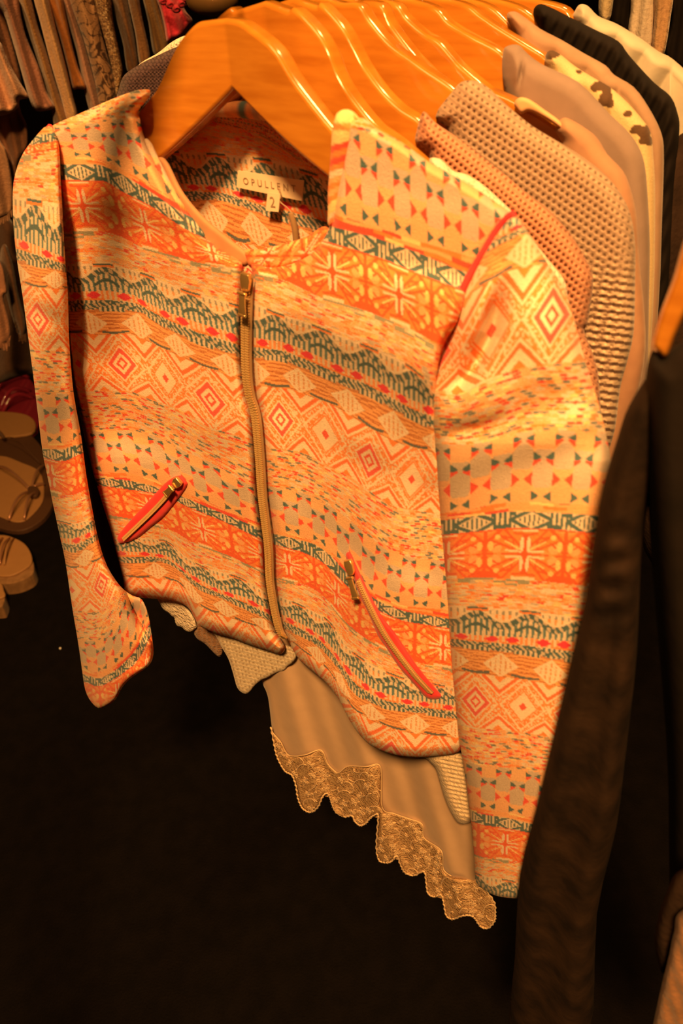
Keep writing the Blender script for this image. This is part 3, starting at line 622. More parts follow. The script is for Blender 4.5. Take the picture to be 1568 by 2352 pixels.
def text_at(name, body, q, nn, frac, size, mat, parent, **k):
    c = lp.mean(0) if q is None else q.mean(0); q = lp if q is None else q
    ax = q[1]-q[0]; up = q[0]-q[3]
    if np.dot(np.cross(ax, up), nn) < 0: up = up
    return text(name, body, c+nn*.0004, ax, up, size, mat, parent, **k)
text_at('lettering', 'OPULLENT', None, nn, 0, .0064, INK, lb, space=1.7)
tp = BK.P(np.array([614., 643., 639., 610.]), np.array([442., 446., 487., 484.]), .0085)
tg, nn2 = quadpatch('size_tag', tp, .0006, LABELM, jk); tag(tg, 'small cream size tag')
text_at('numeral', '2', tp, nn2, 0, .010, INK, tg)
bc = smooth([(640,432),(646,450),(642,462),(660,478),(672,492),(680,500)], False, 6)
tube('tag_cord', BK.P(bc[:, 0], bc[:, 1], .008), .0005, INK, jk)
ch = smooth([(668,488),(676,520),(680,560),(684,600)], False, 6)
tag(tube('hanging_loop', BK.P(ch[:, 0], ch[:, 1], .008), .0022, TAPE, jk), 'thin cord loop below the label')
# ------------------------------------------------------------------ rail, hangers
HK = rail(.016).P(np.array(514.), np.array(42.))-NRM*.016; ZR = HK[2]+.075
rs = [HK*1.0+NRM*s for s in (-.55, 1.1)]
for r_ in rs: r_[2] = ZR
RT = root('clothes_rail', (rs[0][0], rs[0][1], 0), 'dark metal clothes rail the wooden hangers hang from, above the frame', 'clothes rail')
STEEL = plain('dark_steel', (.06, .05, .045), .35, .9)
tube('rail', np.linspace(rs[0], rs[1], 12), .012, STEEL, RT, 16)
for e in (rs[0]+NRM*.02, rs[1]-NRM*.02): tube('upright', np.array([[e[0], e[1], 0], [e[0], e[1], .7], [e[0], e[1], ZR]]), .014, STEEL, RT, 12)
def inplane(px, py, s):
    Q = rail(s).P(np.asarray(px, float), np.asarray(py, float)); C = HK+NRM*s; return (Q-C) @ AX, Q[..., 2]-C[2]
def hanger(s, right, left=None, label='', mirror_only=False, T=.013, first=False):
    """right: front top edge of the right arm (pixels), ending under the garment; lower edge 45 mm below"""
    C = HK+NRM*s
    def inp(pts):
        out = []
        for q in pts:
            a = inplane([q[0]], [q[1]], s)[0][0]
            for _ in range(3): a, z = [v[0] for v in inplane([q[0]], [q[1]], s+.016-.16*min(abs(a), .09))]
            out.append((a, z))
        return np.array(out).T
    a, z = inp(right)
    up = sorted(zip(a, z)); up = [(x, y) for x, y in up if x > .022]
    x1, y1 = up[-1]; 
    up += [(x1+.012, y1-.010), (x1+.024, y1-.024)]; XE = x1+.024
    up = [(.0, .0), (.012, -.001)]+up if first else [(0, .006), (.02, .002)]+up
    U = smooth(up, False, 5)
    zA = inplane([522.], [205.], .016)[1][0]+(0 if first else .006); ze = U[-1][1]-.012
    def low(x, y): return min(zA+(ze-zA)*min(x/XE, 1)**1.0-.004*math.sin(math.pi*min(x/XE, 1)), y-.010)
    Lw = [(x, low(x, y)) for x, y in U]
    if left is None: UL = [(-x, y) for x, y in U[1:]]; LL = [(-x, y) for x, y in Lw[1:]]
    else:
        a, z = inp(left); l = sorted(zip(-a, z)); l = [(0, 0), (.012, -.001)]+[q for q in l if q[0] > .02]
        lx, ly = l[-1]; l += [(lx+.012, ly-.008), (lx+.03, ly-.026), (lx+.05, ly-.05)]; S2 = smooth(l, False, 5); XE = S2[-1][0]; ze = S2[-1][1]-.012
        UL = [(-x, y) for x, y in S2[1:]]; LL = [(-x, low(x, y)) for x, y in S2[1:]]
    outline = [tuple(p) for p in U]+[tuple(p) for p in Lw[::-1]]+LL+UL[::-1]
    r = root('wooden_hanger', C, label, 'hanger', 'varnished wooden hangers on the front rail')
    # one solid, V-bent in plan like a contoured hanger
    bm = bmesh.new(); top = UL[::-1]+[tuple(p) for p in U]; bot = LL[::-1]+[tuple(p) for p in Lw]
    nseg = 8; rows_ = []
    for (x, y), (x2, y2) in zip(top, bot):
        bend = NRM*(.016-.16*min(abs(x), .09)); h = (y-y2)/2; cy = (y+y2)/2; ring = []
        rc = min(.0032, h*.6)
        for cx, cy2, a0 in ((1, 1, 0), (-1, 1, 90), (-1, -1, 180), (1, -1, 270)):
            for k in range(5):
                th = math.radians(a0+22.5*k)
                q = C+AX*x+np.array([0, 0, cy+cy2*(h-rc)+rc*math.sin(th)])+NRM*(T/2+cx*(T/2-rc)+rc*math.cos(th))+bend
                ring.append(bm.verts.new(q))
        rows_.append(ring)
    for i in range(len(rows_)-1):
        for k in range(20): bm.faces.new([rows_[i][k], rows_[i][(k+1) % 20], rows_[i+1][(k+1) % 20], rows_[i+1][k]])
    bm.faces.new(rows_[0]); bm.faces.new(rows_[-1][::-1]); bmesh.ops.recalc_face_normals(bm, faces=bm.faces)
    me = bpy.data.meshes.new('hanger_body'); bm.to_mesh(me); bm.free()
    for p in me.polygons: p.use_smooth = True
    ob = par(link('hanger_body', me, WOOD), r); wn = ob.modifiers.new('weighted', 'WEIGHTED_NORMAL'); wn.weight = 90
    c0 = C+NRM*(T/2+.016); dz = ZR-C[2]
    hp = [c0+[0, 0, -.006], c0+[0, 0, .02], c0+[0, 0, dz-.022]]
    for k in range(0, 9):
        th = -math.pi/2+.15+k/8*math.pi*1.25; hp.append(c0+np.array([0, 0, dz])+AX*.0155*math.cos(th)+np.array([0, 0, .0155*math.sin(th)]))
    tube('hook', smooth(np.array(hp), False, 3), .0017, CHROME, r, 8)
    return r
hanger(.0, [(560,62),(577,69),(626,111),(672,184),(730,260),(768,306)], [(487,42),(446,54),(414,89),(393,125),(357,204),(314,257)], 'foremost wooden hanger, holding the patterned jacket', first=True)
def fe(pts, dx=-10, dy=8): return [(x+dx, y+dy) for x, y in pts]
hanger(.037, fe([(684,11),(730,57),(760,103),(783,161),(814,214),(864,276),(921,318),(986,375)]), None, 'second wooden hanger from the front, just behind the jacket, carrying the cream lace')
hanger(.066, fe([(745,0),(791,50),(818,96),(844,145),(883,199),(921,237),(967,268)]), None, 'third wooden hanger from the front, carrying the salmon knit')
hanger(.092, fe([(829,0),(856,38),(902,92),(959,134),(1047,195)]), None, 'fourth wooden hanger from the front, carrying the beige open knit')
hanger(.110, fe([(879,0),(906,50),(952,111),(990,150)]), None, 'fifth wooden hanger from the front, pressed against the one with the beige knit')
hanger(.132, fe([(913,0),(940,34),(975,65),(1013,88),(1043,122),(1072,152),(1127,196),(1188,225),(1283,283)], -9, 7), None, 'sixth wooden hanger from the front, crossed by a sheer peach strap')
hanger(.160, fe([(1000,7),(1036,43),(1091,76),(1152,109)], -9, 7), None, 'seventh wooden hanger from the front, carrying the mauve top')
hanger(.186, fe([(1065,0),(1109,29),(1163,65),(1217,98),(1261,127)], -8, 6), None, 'eighth wooden hanger from the front, carrying the animal print top')
hanger(.210, fe([(1112,0),(1163,36)], -8, 6), None, 'ninth wooden hanger from the front, carrying the tan folded knit')
hanger(.234, fe([(1174,0),(1228,29)], -8, 6), None, 'tenth wooden hanger from the front, carrying the black pleated blouse')
hanger(.262, fe([(1272,0),(1322,33)], -8, 6), None, 'rearmost visible wooden hanger, carrying the pale grey knit')
# ------------------------------------------------------------------ garments behind the jacket
def knit(base, dark, sx, sy, ang=0., dens=.5, lo=0., orange=None):
    base = np.array(base); dark = np.array(dark)
    def f(px, py):
        a = px*math.cos(ang)+py*math.sin(ang); b = -px*math.sin(ang)+py*math.cos(ang)
        r = np.floor(b/sy); x = fr(a/sx+.5*(r % 2)); y = fr(b/sy)
        hole = (np.hypot((x-.5)*1.0, (y-.5)*1.1) < dens*.55)
        c = np.tile(base, (len(px), 1))*(.70+.42*np.sin(np.pi*y))[:, None]
        c[hole] = dark; return np.clip(c*(.92+.16*H(px, py))[:, None], .002, .95)
    return f
def knit_rel(sx, sy, ang, amp):
    def f(px, py):
        a = px*math.cos(ang)+py*math.sin(ang); b = -px*math.sin(ang)+py*math.cos(ang)
        r = np.floor(b/sy); x = fr(a/sx+.5*(r % 2)); y = fr(b/sy); return -amp*np.exp(-((x-.5)**2+(y-.5)**2)/.05)
    return f
def garment(name, poly, s, mat, label, cat, step=5, edge=34, rnd=.016, thick=.03, colorf=None, folds=None, group='garments on the front rail', plane=None):
    pl = plane or rail(s); p = np.array(poly, float); c = pl.P(np.array(p[:, 0].mean()), np.array(p[:, 1].mean()), -thick/2)
    r = tag(sheet(name, poly, mat, pl, step, None, edge, rnd, thick, colorf, None, folds=folds), label, cat, group); return r
def vert(wl, amp, slope=.0, ph=0.):
    return lambda px, py: amp*np.sin((px+slope*py)/wl+ph)
WHITEK = fabric('cream_lace', (.86, .76, .60), (.78, .66, .5), scale=260, bump=1, dist=.004, noise=200)
# cream lace knit: shows as an edge behind the jacket shoulder, a sleeve and a lower corner
garment('lace_cardigan', [(985,372),(1010,365),(1040,392),(1070,400),(1110,425),(1160,470),(1180,492),(1230,560),(1262,600),(1300,655),(1290,720),(1200,700),(1100,560),(1020,450)], .030, WHITEK,
        'cream openwork knit showing as a rough edge along the jacket shoulder', 'cardigan', 4, 18, .010, .016, group=None)
garment('salmon_sweater', [(957,300),(972,256),(1000,282),(1060,322),(1130,378),(1165,405),(1205,440),(1260,482),(1310,538),(1345,595),(1362,640),(1356,700),(1348,745),(1342,765),(1372,850),(1380,1000),(1370,1150),(1320,1330),(1100,1370),(880,1280),(850,800),(900,520),(985,372),(955,330)], .053, DYED,
        'salmon ribbed knit sweater right behind the jacket shoulder', 'sweater', 2.6, 46, .014, .022, knit((.54, .27, .17), (.22, .08, .04), 13, 15, .72, .52), knit_rel(13, 15, .72, .003), None)
def beige_col(px, py):
    c = knit((.42, .30, .22), (.16, .105, .07), 15, 16, .62, .44)(px, py); f = knit((.50, .38, .28), (.10, .055, .04), 60, 17, -.1, .3)(px, py)
    y = fr((py-px*.12)/17.); st = np.where((y < .45)[:, None], np.array([.12, .07, .05]), np.array([.60, .46, .33])); m = np.clip((py-560)/110, 0, 1)[:, None]; return c*(1-m)+st*m
garment('beige_sweater', [(1000,268),(1035,215),(1060,188),(1095,186),(1125,205),(1160,238),(1220,288),(1290,330),(1340,362),(1390,402),(1425,445),(1448,495),(1458,560),(1458,650),(1455,760),(1440,830),(1424,890),(1412,985),(1392,1060),(1375,1200),(1330,1330),(1100,1375),(900,1290),(880,800),(960,520),(1030,320)], .078, DYED,
        'beige open knit sweater with horizontal ribs, behind the salmon one', 'sweater', 2.6, 50, .016, .022, beige_col, knit_rel(15, 16, .62, .002), None)
PEACH = fabric('peach_jersey', (.46, .26, .16), (.40, .22, .14), scale=500, bump=.1)
garment('peach_tee', [(1274,300),(1290,272),(1312,275),(1355,302),(1375,322),(1395,355),(1430,392),(1448,435),(1462,500),(1468,600),(1478,700),(1482,800),(1465,900),(1430,1000),(1385,1150),(1340,1330),(1100,1380),(900,1300),(960,800),(1180,480),(1285,350)], .119, PEACH,
        'plain peach jersey top with a standing collar edge, behind the beige knit', 'top', 5, 40, .014, .018, group=None)
strap = smooth([(1182,236),(1198,226),(1230,243),(1270,275),(1290,292)], False, 6)
SHEER = fabric('sheer_peach', (.78, .45, .24), (.72, .4, .2), scale=400, bump=.05)
tag(garment('sheer_strap', [(1180,240),(1192,224),(1215,228),(1250,252),(1285,278),(1290,296),(1250,272),(1215,256),(1195,262)], .122, SHEER, 'sheer peach strap folded over the sixth hanger', 'strap', 4, 8, .005, .012, group=None))
MAUVE = fabric('mauve_jersey', (.29, .21, .18), (.26, .19, .16), scale=500, bump=.12)
garment('mauve_shirt', [(1154,180),(1155,118),(1170,104),(1192,104),(1210,122),(1245,148),(1330,190),(1400,262),(1438,298),(1465,335),(1480,378),(1487,450),(1492,560),(1490,700),(1486,860),(1470,930),(1430,1000),(1385,1150),(1340,1330),(1100,1380),(900,1300),(960,700),(1120,400),(1168,290)], .146, MAUVE,
        'smooth mauve jersey top with a folded neckband over its hanger', 'top', 4, 44, .015, .018, folds=lambda a, b: ridge(a, b, [(1185,120),(1188,215)], 12, .003)-ridge(a, b, [(1205,125),(1188,215)], 5, .006), group=None)
def leo(px, py):
    n = H(np.floor(px/1), 0)*0; c = np.tile([.66, .50, .27], (len(px), 1)); 
    for cx, cy, rx, ry in ((1268,122,22,14),(1378,200,22,12),(1392,228,18,22),(1476,300,26,14),(1485,322,16,14),(1442,262,10,7),(1330,165,8,5)):
        c[((px-cx)/rx)**2+((py-cy)/ry)**2+.35*np.sin(px/6+py/9) < 1] = (.10, .055, .03)
    return c
garment('animal_print_shirt', [(1250,142),(1262,116),(1285,124),(1320,152),(1365,180),(1400,200),(1440,235),(1475,275),(1494,305),(1500,360),(1504,450),(1500,700),(1480,900),(1430,1000),(1385,1150),(1340,1330),(1100,1380),(900,1300),(980,700),(1200,400),(1262,230)], .172, DYED,
        'cream top with large dark brown animal spots', 'top', 3, 34, .014, .018, leo, lambda a, b: .003*np.sin((a*.8+b*.5)/12)*(a < 1400), None)
TANK = fabric('tan_jersey', (.38, .25, .17), (.33, .21, .14), scale=500, bump=.15)
garment('tan_cardigan', [(1164,42),(1178,26),(1200,36),(1240,66),(1290,92),(1340,122),(1390,150),(1410,172),(1455,200),(1490,248),(1518,305),(1524,360),(1520,500),(1512,700),(1490,900),(1430,1000),(1385,1150),(1340,1330),(1100,1380),(900,1300),(980,700),(1180,400),(1190,130)], .197, TANK,
        'tan gathered knit lying in short folds along its hanger', 'cardigan', 3, 30, .014, .018, folds=lambda a, b: .0045*np.abs(np.sin((a*.85+b*.5)/26))*(a < 1420)-.003, group=None)
BLACK = fabric('black_pleated', (.010, .0065, .005), (.006, .004, .003), scale=300, bump=.2, sheen=0)
garment('black_blouse', [(1224,36),(1236,10),(1262,16),(1310,40),(1370,70),(1420,95),(1445,128),(1500,188),(1540,222),(1556,262),(1560,300),(1550,420),(1535,700),(1500,900),(1430,1000),(1385,1150),(1340,1330),(1100,1380),(900,1300),(1000,700),(1200,400),(1245,120)], .221, BLACK,
        'black finely pleated blouse, second from the back of the rail', 'blouse', 3, 30, .02, .018, folds=lambda a, b: .002*np.sin((a*.9+b*.45)/4.5), group=None)
GREYK = fabric('pale_grey_jersey', (.52, .47, .37), (.46, .41, .33), scale=500, bump=.15)
garment('pale_cardigan', [(1316,50),(1320,25),(1332,10),(1350,14),(1372,36),(1400,48),(1422,58),(1468,86),(1512,118),(1545,136),(1600,190),(1640,260),(1650,420),(1640,800),(1560,1000),(1450,1200),(1340,1330),(1100,1380),(1000,1200),(1050,700),(1280,400),(1340,150)], .249, GREYK,
        'pale grey knit gathered in rolls, last on the rail', 'cardigan', 3, 30, .022, .03, folds=lambda a, b: .007*np.abs(np.sin((a*.8+b*.5)/22))*(a < 1540)-.004, group=None)
# lower rail garments: their shade is put into a near-black brown sheet
DKBROWN = fabric('dark_brown_knit_and_shade', (.035, .019, .012), (.020, .011, .007), scale=200, bump=.5, dist=.002, noise=30, sheen=0)
garment('rail_shade_sheet', [(1440,560),(1490,420),(1530,330),(1620,320),(1720,700),(1720,1300),(1500,1300),(1440,1000),(1430,800)], .235, DKBROWN, 'near-black brown sheet holding the shade of the lower rail garments, below the pale cardigan', 'dress', 6, 60, .03, .05, folds=vert(11, .004), group=None)
# ------------------------------------------------------------------ pieces under the jacket hem
CR = fabric('white_cotton_knit', (.80, .70, .54), (.66, .55, .40), scale=420, bump=1, dist=.003, noise=300, weave=None)
def corner_col(px, py):
    c = knit((.80, .68, .50), (.42, .30, .18), 9, 8, .25, .42)(px, py); return c
garment('white_crochet_shirt', [(480,1440),(560,1460),(650,1480),(680,1490),(679,1512),(668,1525),(660,1530),(652,1540),(640,1543),(628,1548),(614,1556),(600,1562),(585,1574),(572,1590),(560,1593),(545,1580),(536,1550),(525,1515),(508,1485),(495,1460)], .010, DYED,
        'white knitted corner with scalloped edge below the front zip', 'top', 2.6, 8, .004, .008, corner_col, knit_rel(9, 8, .25, .0012), None)
def scal(cx, cy, pts): return pts
garment('crochet_trim', [(362,1370),(400,1370),(425,1392),(442,1412),(452,1438),(446,1446),(436,1452),(424,1447),(418,1440),(408,1438),(402,1428),(404,1418),(396,1416),(388,1408),(376,1400),(368,1388)], .016, WHITEK,
        'small cream crochet scallop under the left hem', 'trim', 2.5, 8, .004, .010, group=None)
BRK = fabric('brown_rib', (.36, .20, .11), (.28, .15, .08), scale=250, bump=.9, dist=.003, noise=120)
garment('brown_ribbed_knit', [(440,1405),(500,1452),(512,1470),(510,1500),(505,1508),(497,1505),(482,1490),(470,1478),(452,1466),(444,1448)], .022, BRK,
        'brown ribbed knit end between the crochet scallop and white corner', 'sweater', 3, 8, .004, .01, folds=lambda a, b: .001*np.sin(a/1.8), group=None)
DRESS = fabric('champagne_slip', (.60, .42, .28), (.56, .39, .26), scale=700, bump=.06, rough=.85)
def dfold(px, py): return .0042*np.sin((px-.20*(py-1500))/24)+.0018*np.sin((px-.3*(py-1500))/10+1)
DP = [(586,1470),(700,1400),(850,1500),(1000,1600),(1100,1700),(1110,1900),(1100,2030),(1060,2024),(1030,2018),(1012,1995),(1006,1962),(972,1936),(962,1902),(905,1880),(880,1866),(866,1840),(866,1776),(840,1772),(800,1772),(780,1788),(758,1778),(742,1756),(735,1738),(700,1746),(668,1746),(650,1730),(640,1712),(630,1696),(624,1670),(615,1600),(600,1560)]
dr = root('slip_dress', rail(.03).P(np.array(850.), np.array(1500.)), 'champagne slip dress with deep lace hem hanging below the jacket', 'dress')
sheet('skirt', DP, DRESS, rail(.020), 4, None, 16, .008, .02, None, dr, folds=dfold)
# lace hem: net with raised cord flowers, scalloped edge
LACE, nt, b = base_mat('lace_net', .8, 0, .1)
LN = nt.nodes; LL_ = nt.links; tc = LN.new('ShaderNodeTexCoord'); vo = LN.new('ShaderNodeTexVoronoi'); vo.feature = 'DISTANCE_TO_EDGE'; vo.inputs['Scale'].default_value = 110
nzz = LN.new('ShaderNodeTexNoise'); nzz.inputs['Scale'].default_value = 60; mxv = LN.new('ShaderNodeMix'); mxv.data_type = 'RGBA'; mxv.inputs[0].default_value = .06
LL_.new(tc.outputs['Object'], mxv.inputs[6]); LL_.new(tc.outputs['Object'], nzz.inputs['Vector']); LL_.new(nzz.outputs['Color'], mxv.inputs[7]); LL_.new(mxv.outputs[2], vo.inputs['Vector'])
rp = LN.new('ShaderNodeValToRGB'); rp.color_ramp.elements[0].position = .0; rp.color_ramp.elements[0].color = (.70, .50, .28, 1); rp.color_ramp.elements[1].position = .12; rp.color_ramp.elements[1].color = (.46, .29, .15, 1)
LL_.new(vo.outputs['Distance'], rp.inputs[0]); LL_.new(rp.outputs[0], b.inputs['Base Color'])
bpn = LN.new('ShaderNodeBump'); bpn.invert = True; bpn.inputs['Strength'].default_value = .8; bpn.inputs['Distance'].default_value = .003; LL_.new(vo.outputs['Distance'], bpn.inputs['Height']); LL_.new(bpn.outputs[0], b.inputs['Normal'])
THREAD = fabric('lace_thread', (.74, .54, .31), (.66, .47, .27), scale=900, bump=.3)
LH = [(622,1672),(628,1684),(645,1704),(655,1724),(667,1735),(700,1733),(737,1722),(752,1752),(764,1766),(778,1774),(799,1759),(840,1760),(874,1761),(877,1852),(906,1868),(940,1880),(969,1892),(974,1924),(1013,1953),(1018,1995),(1036,2011),(1092,2022),(1110,2040),(1134,2073),(1137,2100),(1135,2118),(1120,2134),(1103,2130),(1092,2114),(1080,2105),(1060,2106),(1040,2113),(1025,2106),(1019,2080),(1013,2058),(997,2062),(982,2053),(978,2028),(973,2004),(950,2013),(929,2006),(920,1990),(911,1968),(900,1980),(888,1984),(870,1978),(864,1950),(866,1910),(868,1874),(858,1876),(848,1883),(838,1895),(826,1898),(814,1888),(808,1876),(790,1878),(770,1866),(762,1850),(757,1834),(750,1824),(740,1834),(730,1856),(714,1868),(698,1862),(690,1852),(683,1832),(679,1806),(670,1783),(655,1774),(643,1756),(634,1734),(628,1705)]
lh = sheet('lace_hem', LH, LACE, rail(.020), 3, lambda a, b: 0*a+.0015, 8, .005, .014, None, dr, folds=dfold)
def lsurf(x, y, up): 
    x = np.asarray(x, float); y = np.asarray(y, float); return rail(.020).P(x, y, dfold(x, y)+.0015+up)
thr = []
def cordm(pts, r):
    P3 = np.asarray(pts); T = np.gradient(P3, axis=0); T /= np.linalg.norm(T, axis=1)[:, None]+1e-12; U = np.cross(T, NRM); U /= np.linalg.norm(U, axis=1)[:, None]+1e-12
    V = np.stack([P3-U*r, P3-NRM*r*1.1, P3+U*r, P3+NRM*r], 1).reshape(-1, 3); n = len(P3)
    return V, [[i*4+k, i*4+(k+1) % 4, (i+1)*4+(k+1) % 4, (i+1)*4+k] for i in range(n-1) for k in range(4)]
VV = []; FF = []; base = 0
def addc(x, y, r=.00055, up=.0012):
    global base
    V, f = cordm(lsurf(x, y, up), r); VV.append(V); FF.append(np.array(f)+base); base += len(V)
LHs = smooth(LH)
ln = np.array(LH[:21], float); lt = smooth(ln, False, 6); addc(lt[:, 0], lt[:, 1]+1, .0008)
lb_ = smooth(np.array(LH[21:]+[LH[0]], float), False, 10); addc(lb_[:, 0]+1.2*np.sin(np.arange(len(lb_))*1.6), lb_[:, 1]-2+1.2*np.cos(np.arange(len(lb_))*1.6), .0011)
cands = []
tt = 0
while len(cands) < 95 and tt < 6000:
    tt += 1; x = random.uniform(625, 1135); y = random.uniform(1690, 2125)
    if not inside(np.array([x]), np.array([y]), LHs)[0]: continue
    if nearest(np.array([x]), np.array([y]), LHs)[0][0] < 9: continue
    if all((x-a)**2+(y-b_)**2 > 17**2 for a, b_ in cands): cands.append((x, y))
for x, y in cands:
    kind = random.random(); a0 = random.uniform(0, 6.28)
    if kind < .5:
        for p in range(random.choice((4, 5, 6))):
            an = a0+p*6.28/5; t = np.linspace(0, 2*math.pi, 9); rr_ = random.uniform(6, 9); cx, cy = x+math.cos(an)*rr_*.7, y+math.sin(an)*rr_*.7
            addc(cx+rr_*.55*np.cos(t)*math.cos(an)-rr_*.25*np.sin(t)*math.sin(an), cy+rr_*.55*np.cos(t)*math.sin(an)+rr_*.25*np.sin(t)*math.cos(an))
    else:
        t = np.linspace(0, 1, 9); L = random.uniform(12, 26); s_ = random.choice((-1, 1))
        addc(x+L*(t-.5)*math.cos(a0)+s_*6*np.sin(t*5), y+L*(t-.5)*math.sin(a0)+6*np.cos(t*5), .0006)
o = par(link('lace_embroidery', mesh_np('lace_embroidery', np.vstack(VV), np.vstack(FF)), THREAD), dr); tag(o, kind='stuff')
RIBW = fabric('white_wavy_knit', (.74, .60, .42), (.62, .49, .33), scale=350, bump=.8, dist=.002, noise=200)
garment('white_knit_sleeve', [(978,1735),(1060,1730),(1075,1780),(1084,1860),(1086,1880),(1072,1892),(1052,1890),(1035,1865),(1020,1830),(1008,1790),(1000,1765),(985,1748)], -.004, RIBW,
        'white wavy ribbed knit sleeve end beside the right jacket cuff', 'sweater', 2.6, 16, .01, .02, folds=lambda a, b: .0007*np.sin((b-.2*a)/1.5), group=None)
# ------------------------------------------------------------------ dark garment hanging in front at the right
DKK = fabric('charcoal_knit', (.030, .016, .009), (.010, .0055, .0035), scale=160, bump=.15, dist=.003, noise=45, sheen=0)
def dkf(px, py): return .005*np.sin((px+.22*(py-1300))/34)+.0018*np.sin((py+.1*px)/10)*np.exp(-((py-1320)/120)**2)
fr_ = rail(-.090)
dk = root('dark_cardigan', fr_.P(np.array(1560.), np.array(900.)), 'long charcoal brown knit cardigan hanging at the right edge in front', 'cardigan')
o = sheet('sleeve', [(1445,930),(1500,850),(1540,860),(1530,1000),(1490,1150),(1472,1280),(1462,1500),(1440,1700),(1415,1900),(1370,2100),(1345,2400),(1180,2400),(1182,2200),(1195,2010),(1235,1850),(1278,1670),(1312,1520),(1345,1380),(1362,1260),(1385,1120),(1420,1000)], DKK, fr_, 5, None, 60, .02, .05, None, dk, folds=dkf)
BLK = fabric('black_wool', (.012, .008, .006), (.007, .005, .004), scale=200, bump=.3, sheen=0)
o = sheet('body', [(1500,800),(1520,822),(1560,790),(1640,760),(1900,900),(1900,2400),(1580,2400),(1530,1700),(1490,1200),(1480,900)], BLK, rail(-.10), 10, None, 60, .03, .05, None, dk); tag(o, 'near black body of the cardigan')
hb = sheet('wooden_hanger', [(1640,330),(1600,480),(1568,560),(1545,640),(1515,720),(1496,790),(1508,812),(1530,822),(1552,770),(1590,690),(1660,560),(1700,400)], WOOD, rail(-.085), 5, None, 14, .006, .012)
tag(hb, 'wooden hanger end at the right edge, poking out of the dark cardigan', 'hanger')
garment('tan_scarf', [(1568,2090),(1548,2140),(1535,2200),(1520,2260),(1500,2352),(1490,2420),(1700,2420),(1700,2050)], 0, fabric('tan_wool', (.30, .15, .075), (.22, .11, .05), scale=300, bump=.6, dist=.002),
        'pale tan ribbed scarf hanging in the bottom right corner', 'scarf', 5, 20, .01, .02, folds=vert(5, .0006, -.3), group=None, plane=rail(-.15))
garment('brown_scarf', [(1560,2000),(1530,2050),(1508,2120),(1503,2170),(1520,2235),(1535,2215),(1560,2150),(1640,2050),(1640,1980)], 0, DKBROWN,
        'dark brown fabric behind the tan scarf, bottom right corner', 'scarf', 5, 20, .01, .02, group=None, plane=rail(-.14))
# ------------------------------------------------------------------ second rack, behind left
def bpl(y): return Pl((0.12, 1, 0), y)
def q28(pts): return [(x/2.8, y/2.8) for x, y in pts]
def fab2(name, c, **k): return fabric(name, tuple(c), tuple(np.array(c)*.78), scale=k.get('scale', 250), bump=k.get('bump', .5), dist=.003, noise=k.get('noise', 35), sheen=.3)
GRP = None
rack2 = [
 ('brown_cardigan', [(-60,-40),(0,-40),(40,120),(90,300),(140,520),(130,600),(60,500),(0,300),(-60,250)], 1.62, fab2('cocoa_wool', (.24, .11, .06)), 'dark cocoa cardigan edge behind the peach wrap, far left', 'cardigan'),
 ('mauve_cardigan', [(-60,-40),(100,-40),(135,100),(170,240),(250,430),(300,590),(352,680),(340,700),(300,712),(230,712),(190,640),(140,470),(80,260),(20,80),(-60,-10)], 1.56, fab2('dusty_mauve', (.40, .19, .13)), 'dusty brown rose cardigan with ribbed hem on the rear left rack', 'cardigan'),
 ('velvet_shirt', [(110,-40),(185,-40),(245,170),(300,330),(350,500),(400,650),(445,775),(420,860),(360,860),(330,720),(260,450),(180,200)], 1.59, fab2('olive_velvet', (.36, .20, .08), noise=60), 'olive tan velvet top, third from the left on the rear rack', 'top'),
 ('cream_shirt', [(215,-40),(300,-40),(365,200),(425,430),(470,620),(500,745),(470,800),(430,780),(395,640),(330,420),(260,150)], 1.58, fab2('cream_tan', (.66, .40, .20)), 'cream tan top between the olive velvet and rust garments', 'top'),
 ('shimmer_shirt', [(300,-40),(392,-40),(430,120),(455,245),(480,350),(510,450),(555,548),(545,575),(500,570),(468,570),(440,450),(385,240)], 1.60, fab2('rust_lurex', (.42, .16, .04), noise=120, scale=500), 'rust orange shimmering knit sleeve on the rear rack', 'top'),
 ('beige_shirt', [(385,-40),(450,-40),(500,140),(545,280),(600,480),(655,680),(640,760),(590,740),(550,620),(490,320)], 1.62, fab2('pink_beige', (.44, .24, .17)), 'slim pinkish beige top beside the snake print garment', 'top'),
 ('brown_velvet_shirt', [(705,-60),(800,-60),(850,150),(890,390),(880,460),(820,460),(790,280),(740,100)], 1.63, fab2('brown_velvet', (.22, .11, .05), noise=70), 'brown crushed velvet sleeve right of the sequin garment', 'top'),
 ('brown_velvet_dress', [(815,-60),(880,-60),(920,140),(965,350),(950,420),(900,420),(870,220)], 1.61, fab2('brown_velvet_b', (.24, .12, .05), noise=70), 'narrow brown velvet fold, second right of the sequin garment', 'dress'),
 ('dark_olive_coat', [(915,-60),(1000,-60),(1040,100),(1085,270),(1060,350),(990,350),(955,150)], 1.64, fab2('dark_olive', (.20, .115, .045)), 'dark olive coat edge left of the pink ruffled garment', 'coat'),
]
for nm, pts, y, mt, lb__, ct_ in rack2:
    garment(nm, q28(pts), 0, mt, lb__, ct_, 3, 14, .03, .09, folds=lambda a, b: .012*np.sin((a-.3*b)/7.), group=None, plane=bpl(y))
garment('peach_wrap', q28([(-60,250),(0,270),(40,350),(80,440),(130,530),(182,615),(175,632),(125,645),(118,690),(60,730),(0,745),(-60,750)]), 0, fab2('peach_wool', (.66, .36, .22)), 'pale peach wrap with flared hem at the left picture edge', 'wrap', 3, 14, .03, .09, folds=lambda a, b: .014*np.sin((a-.35*b)/8.), group=None, plane=bpl(1.50))
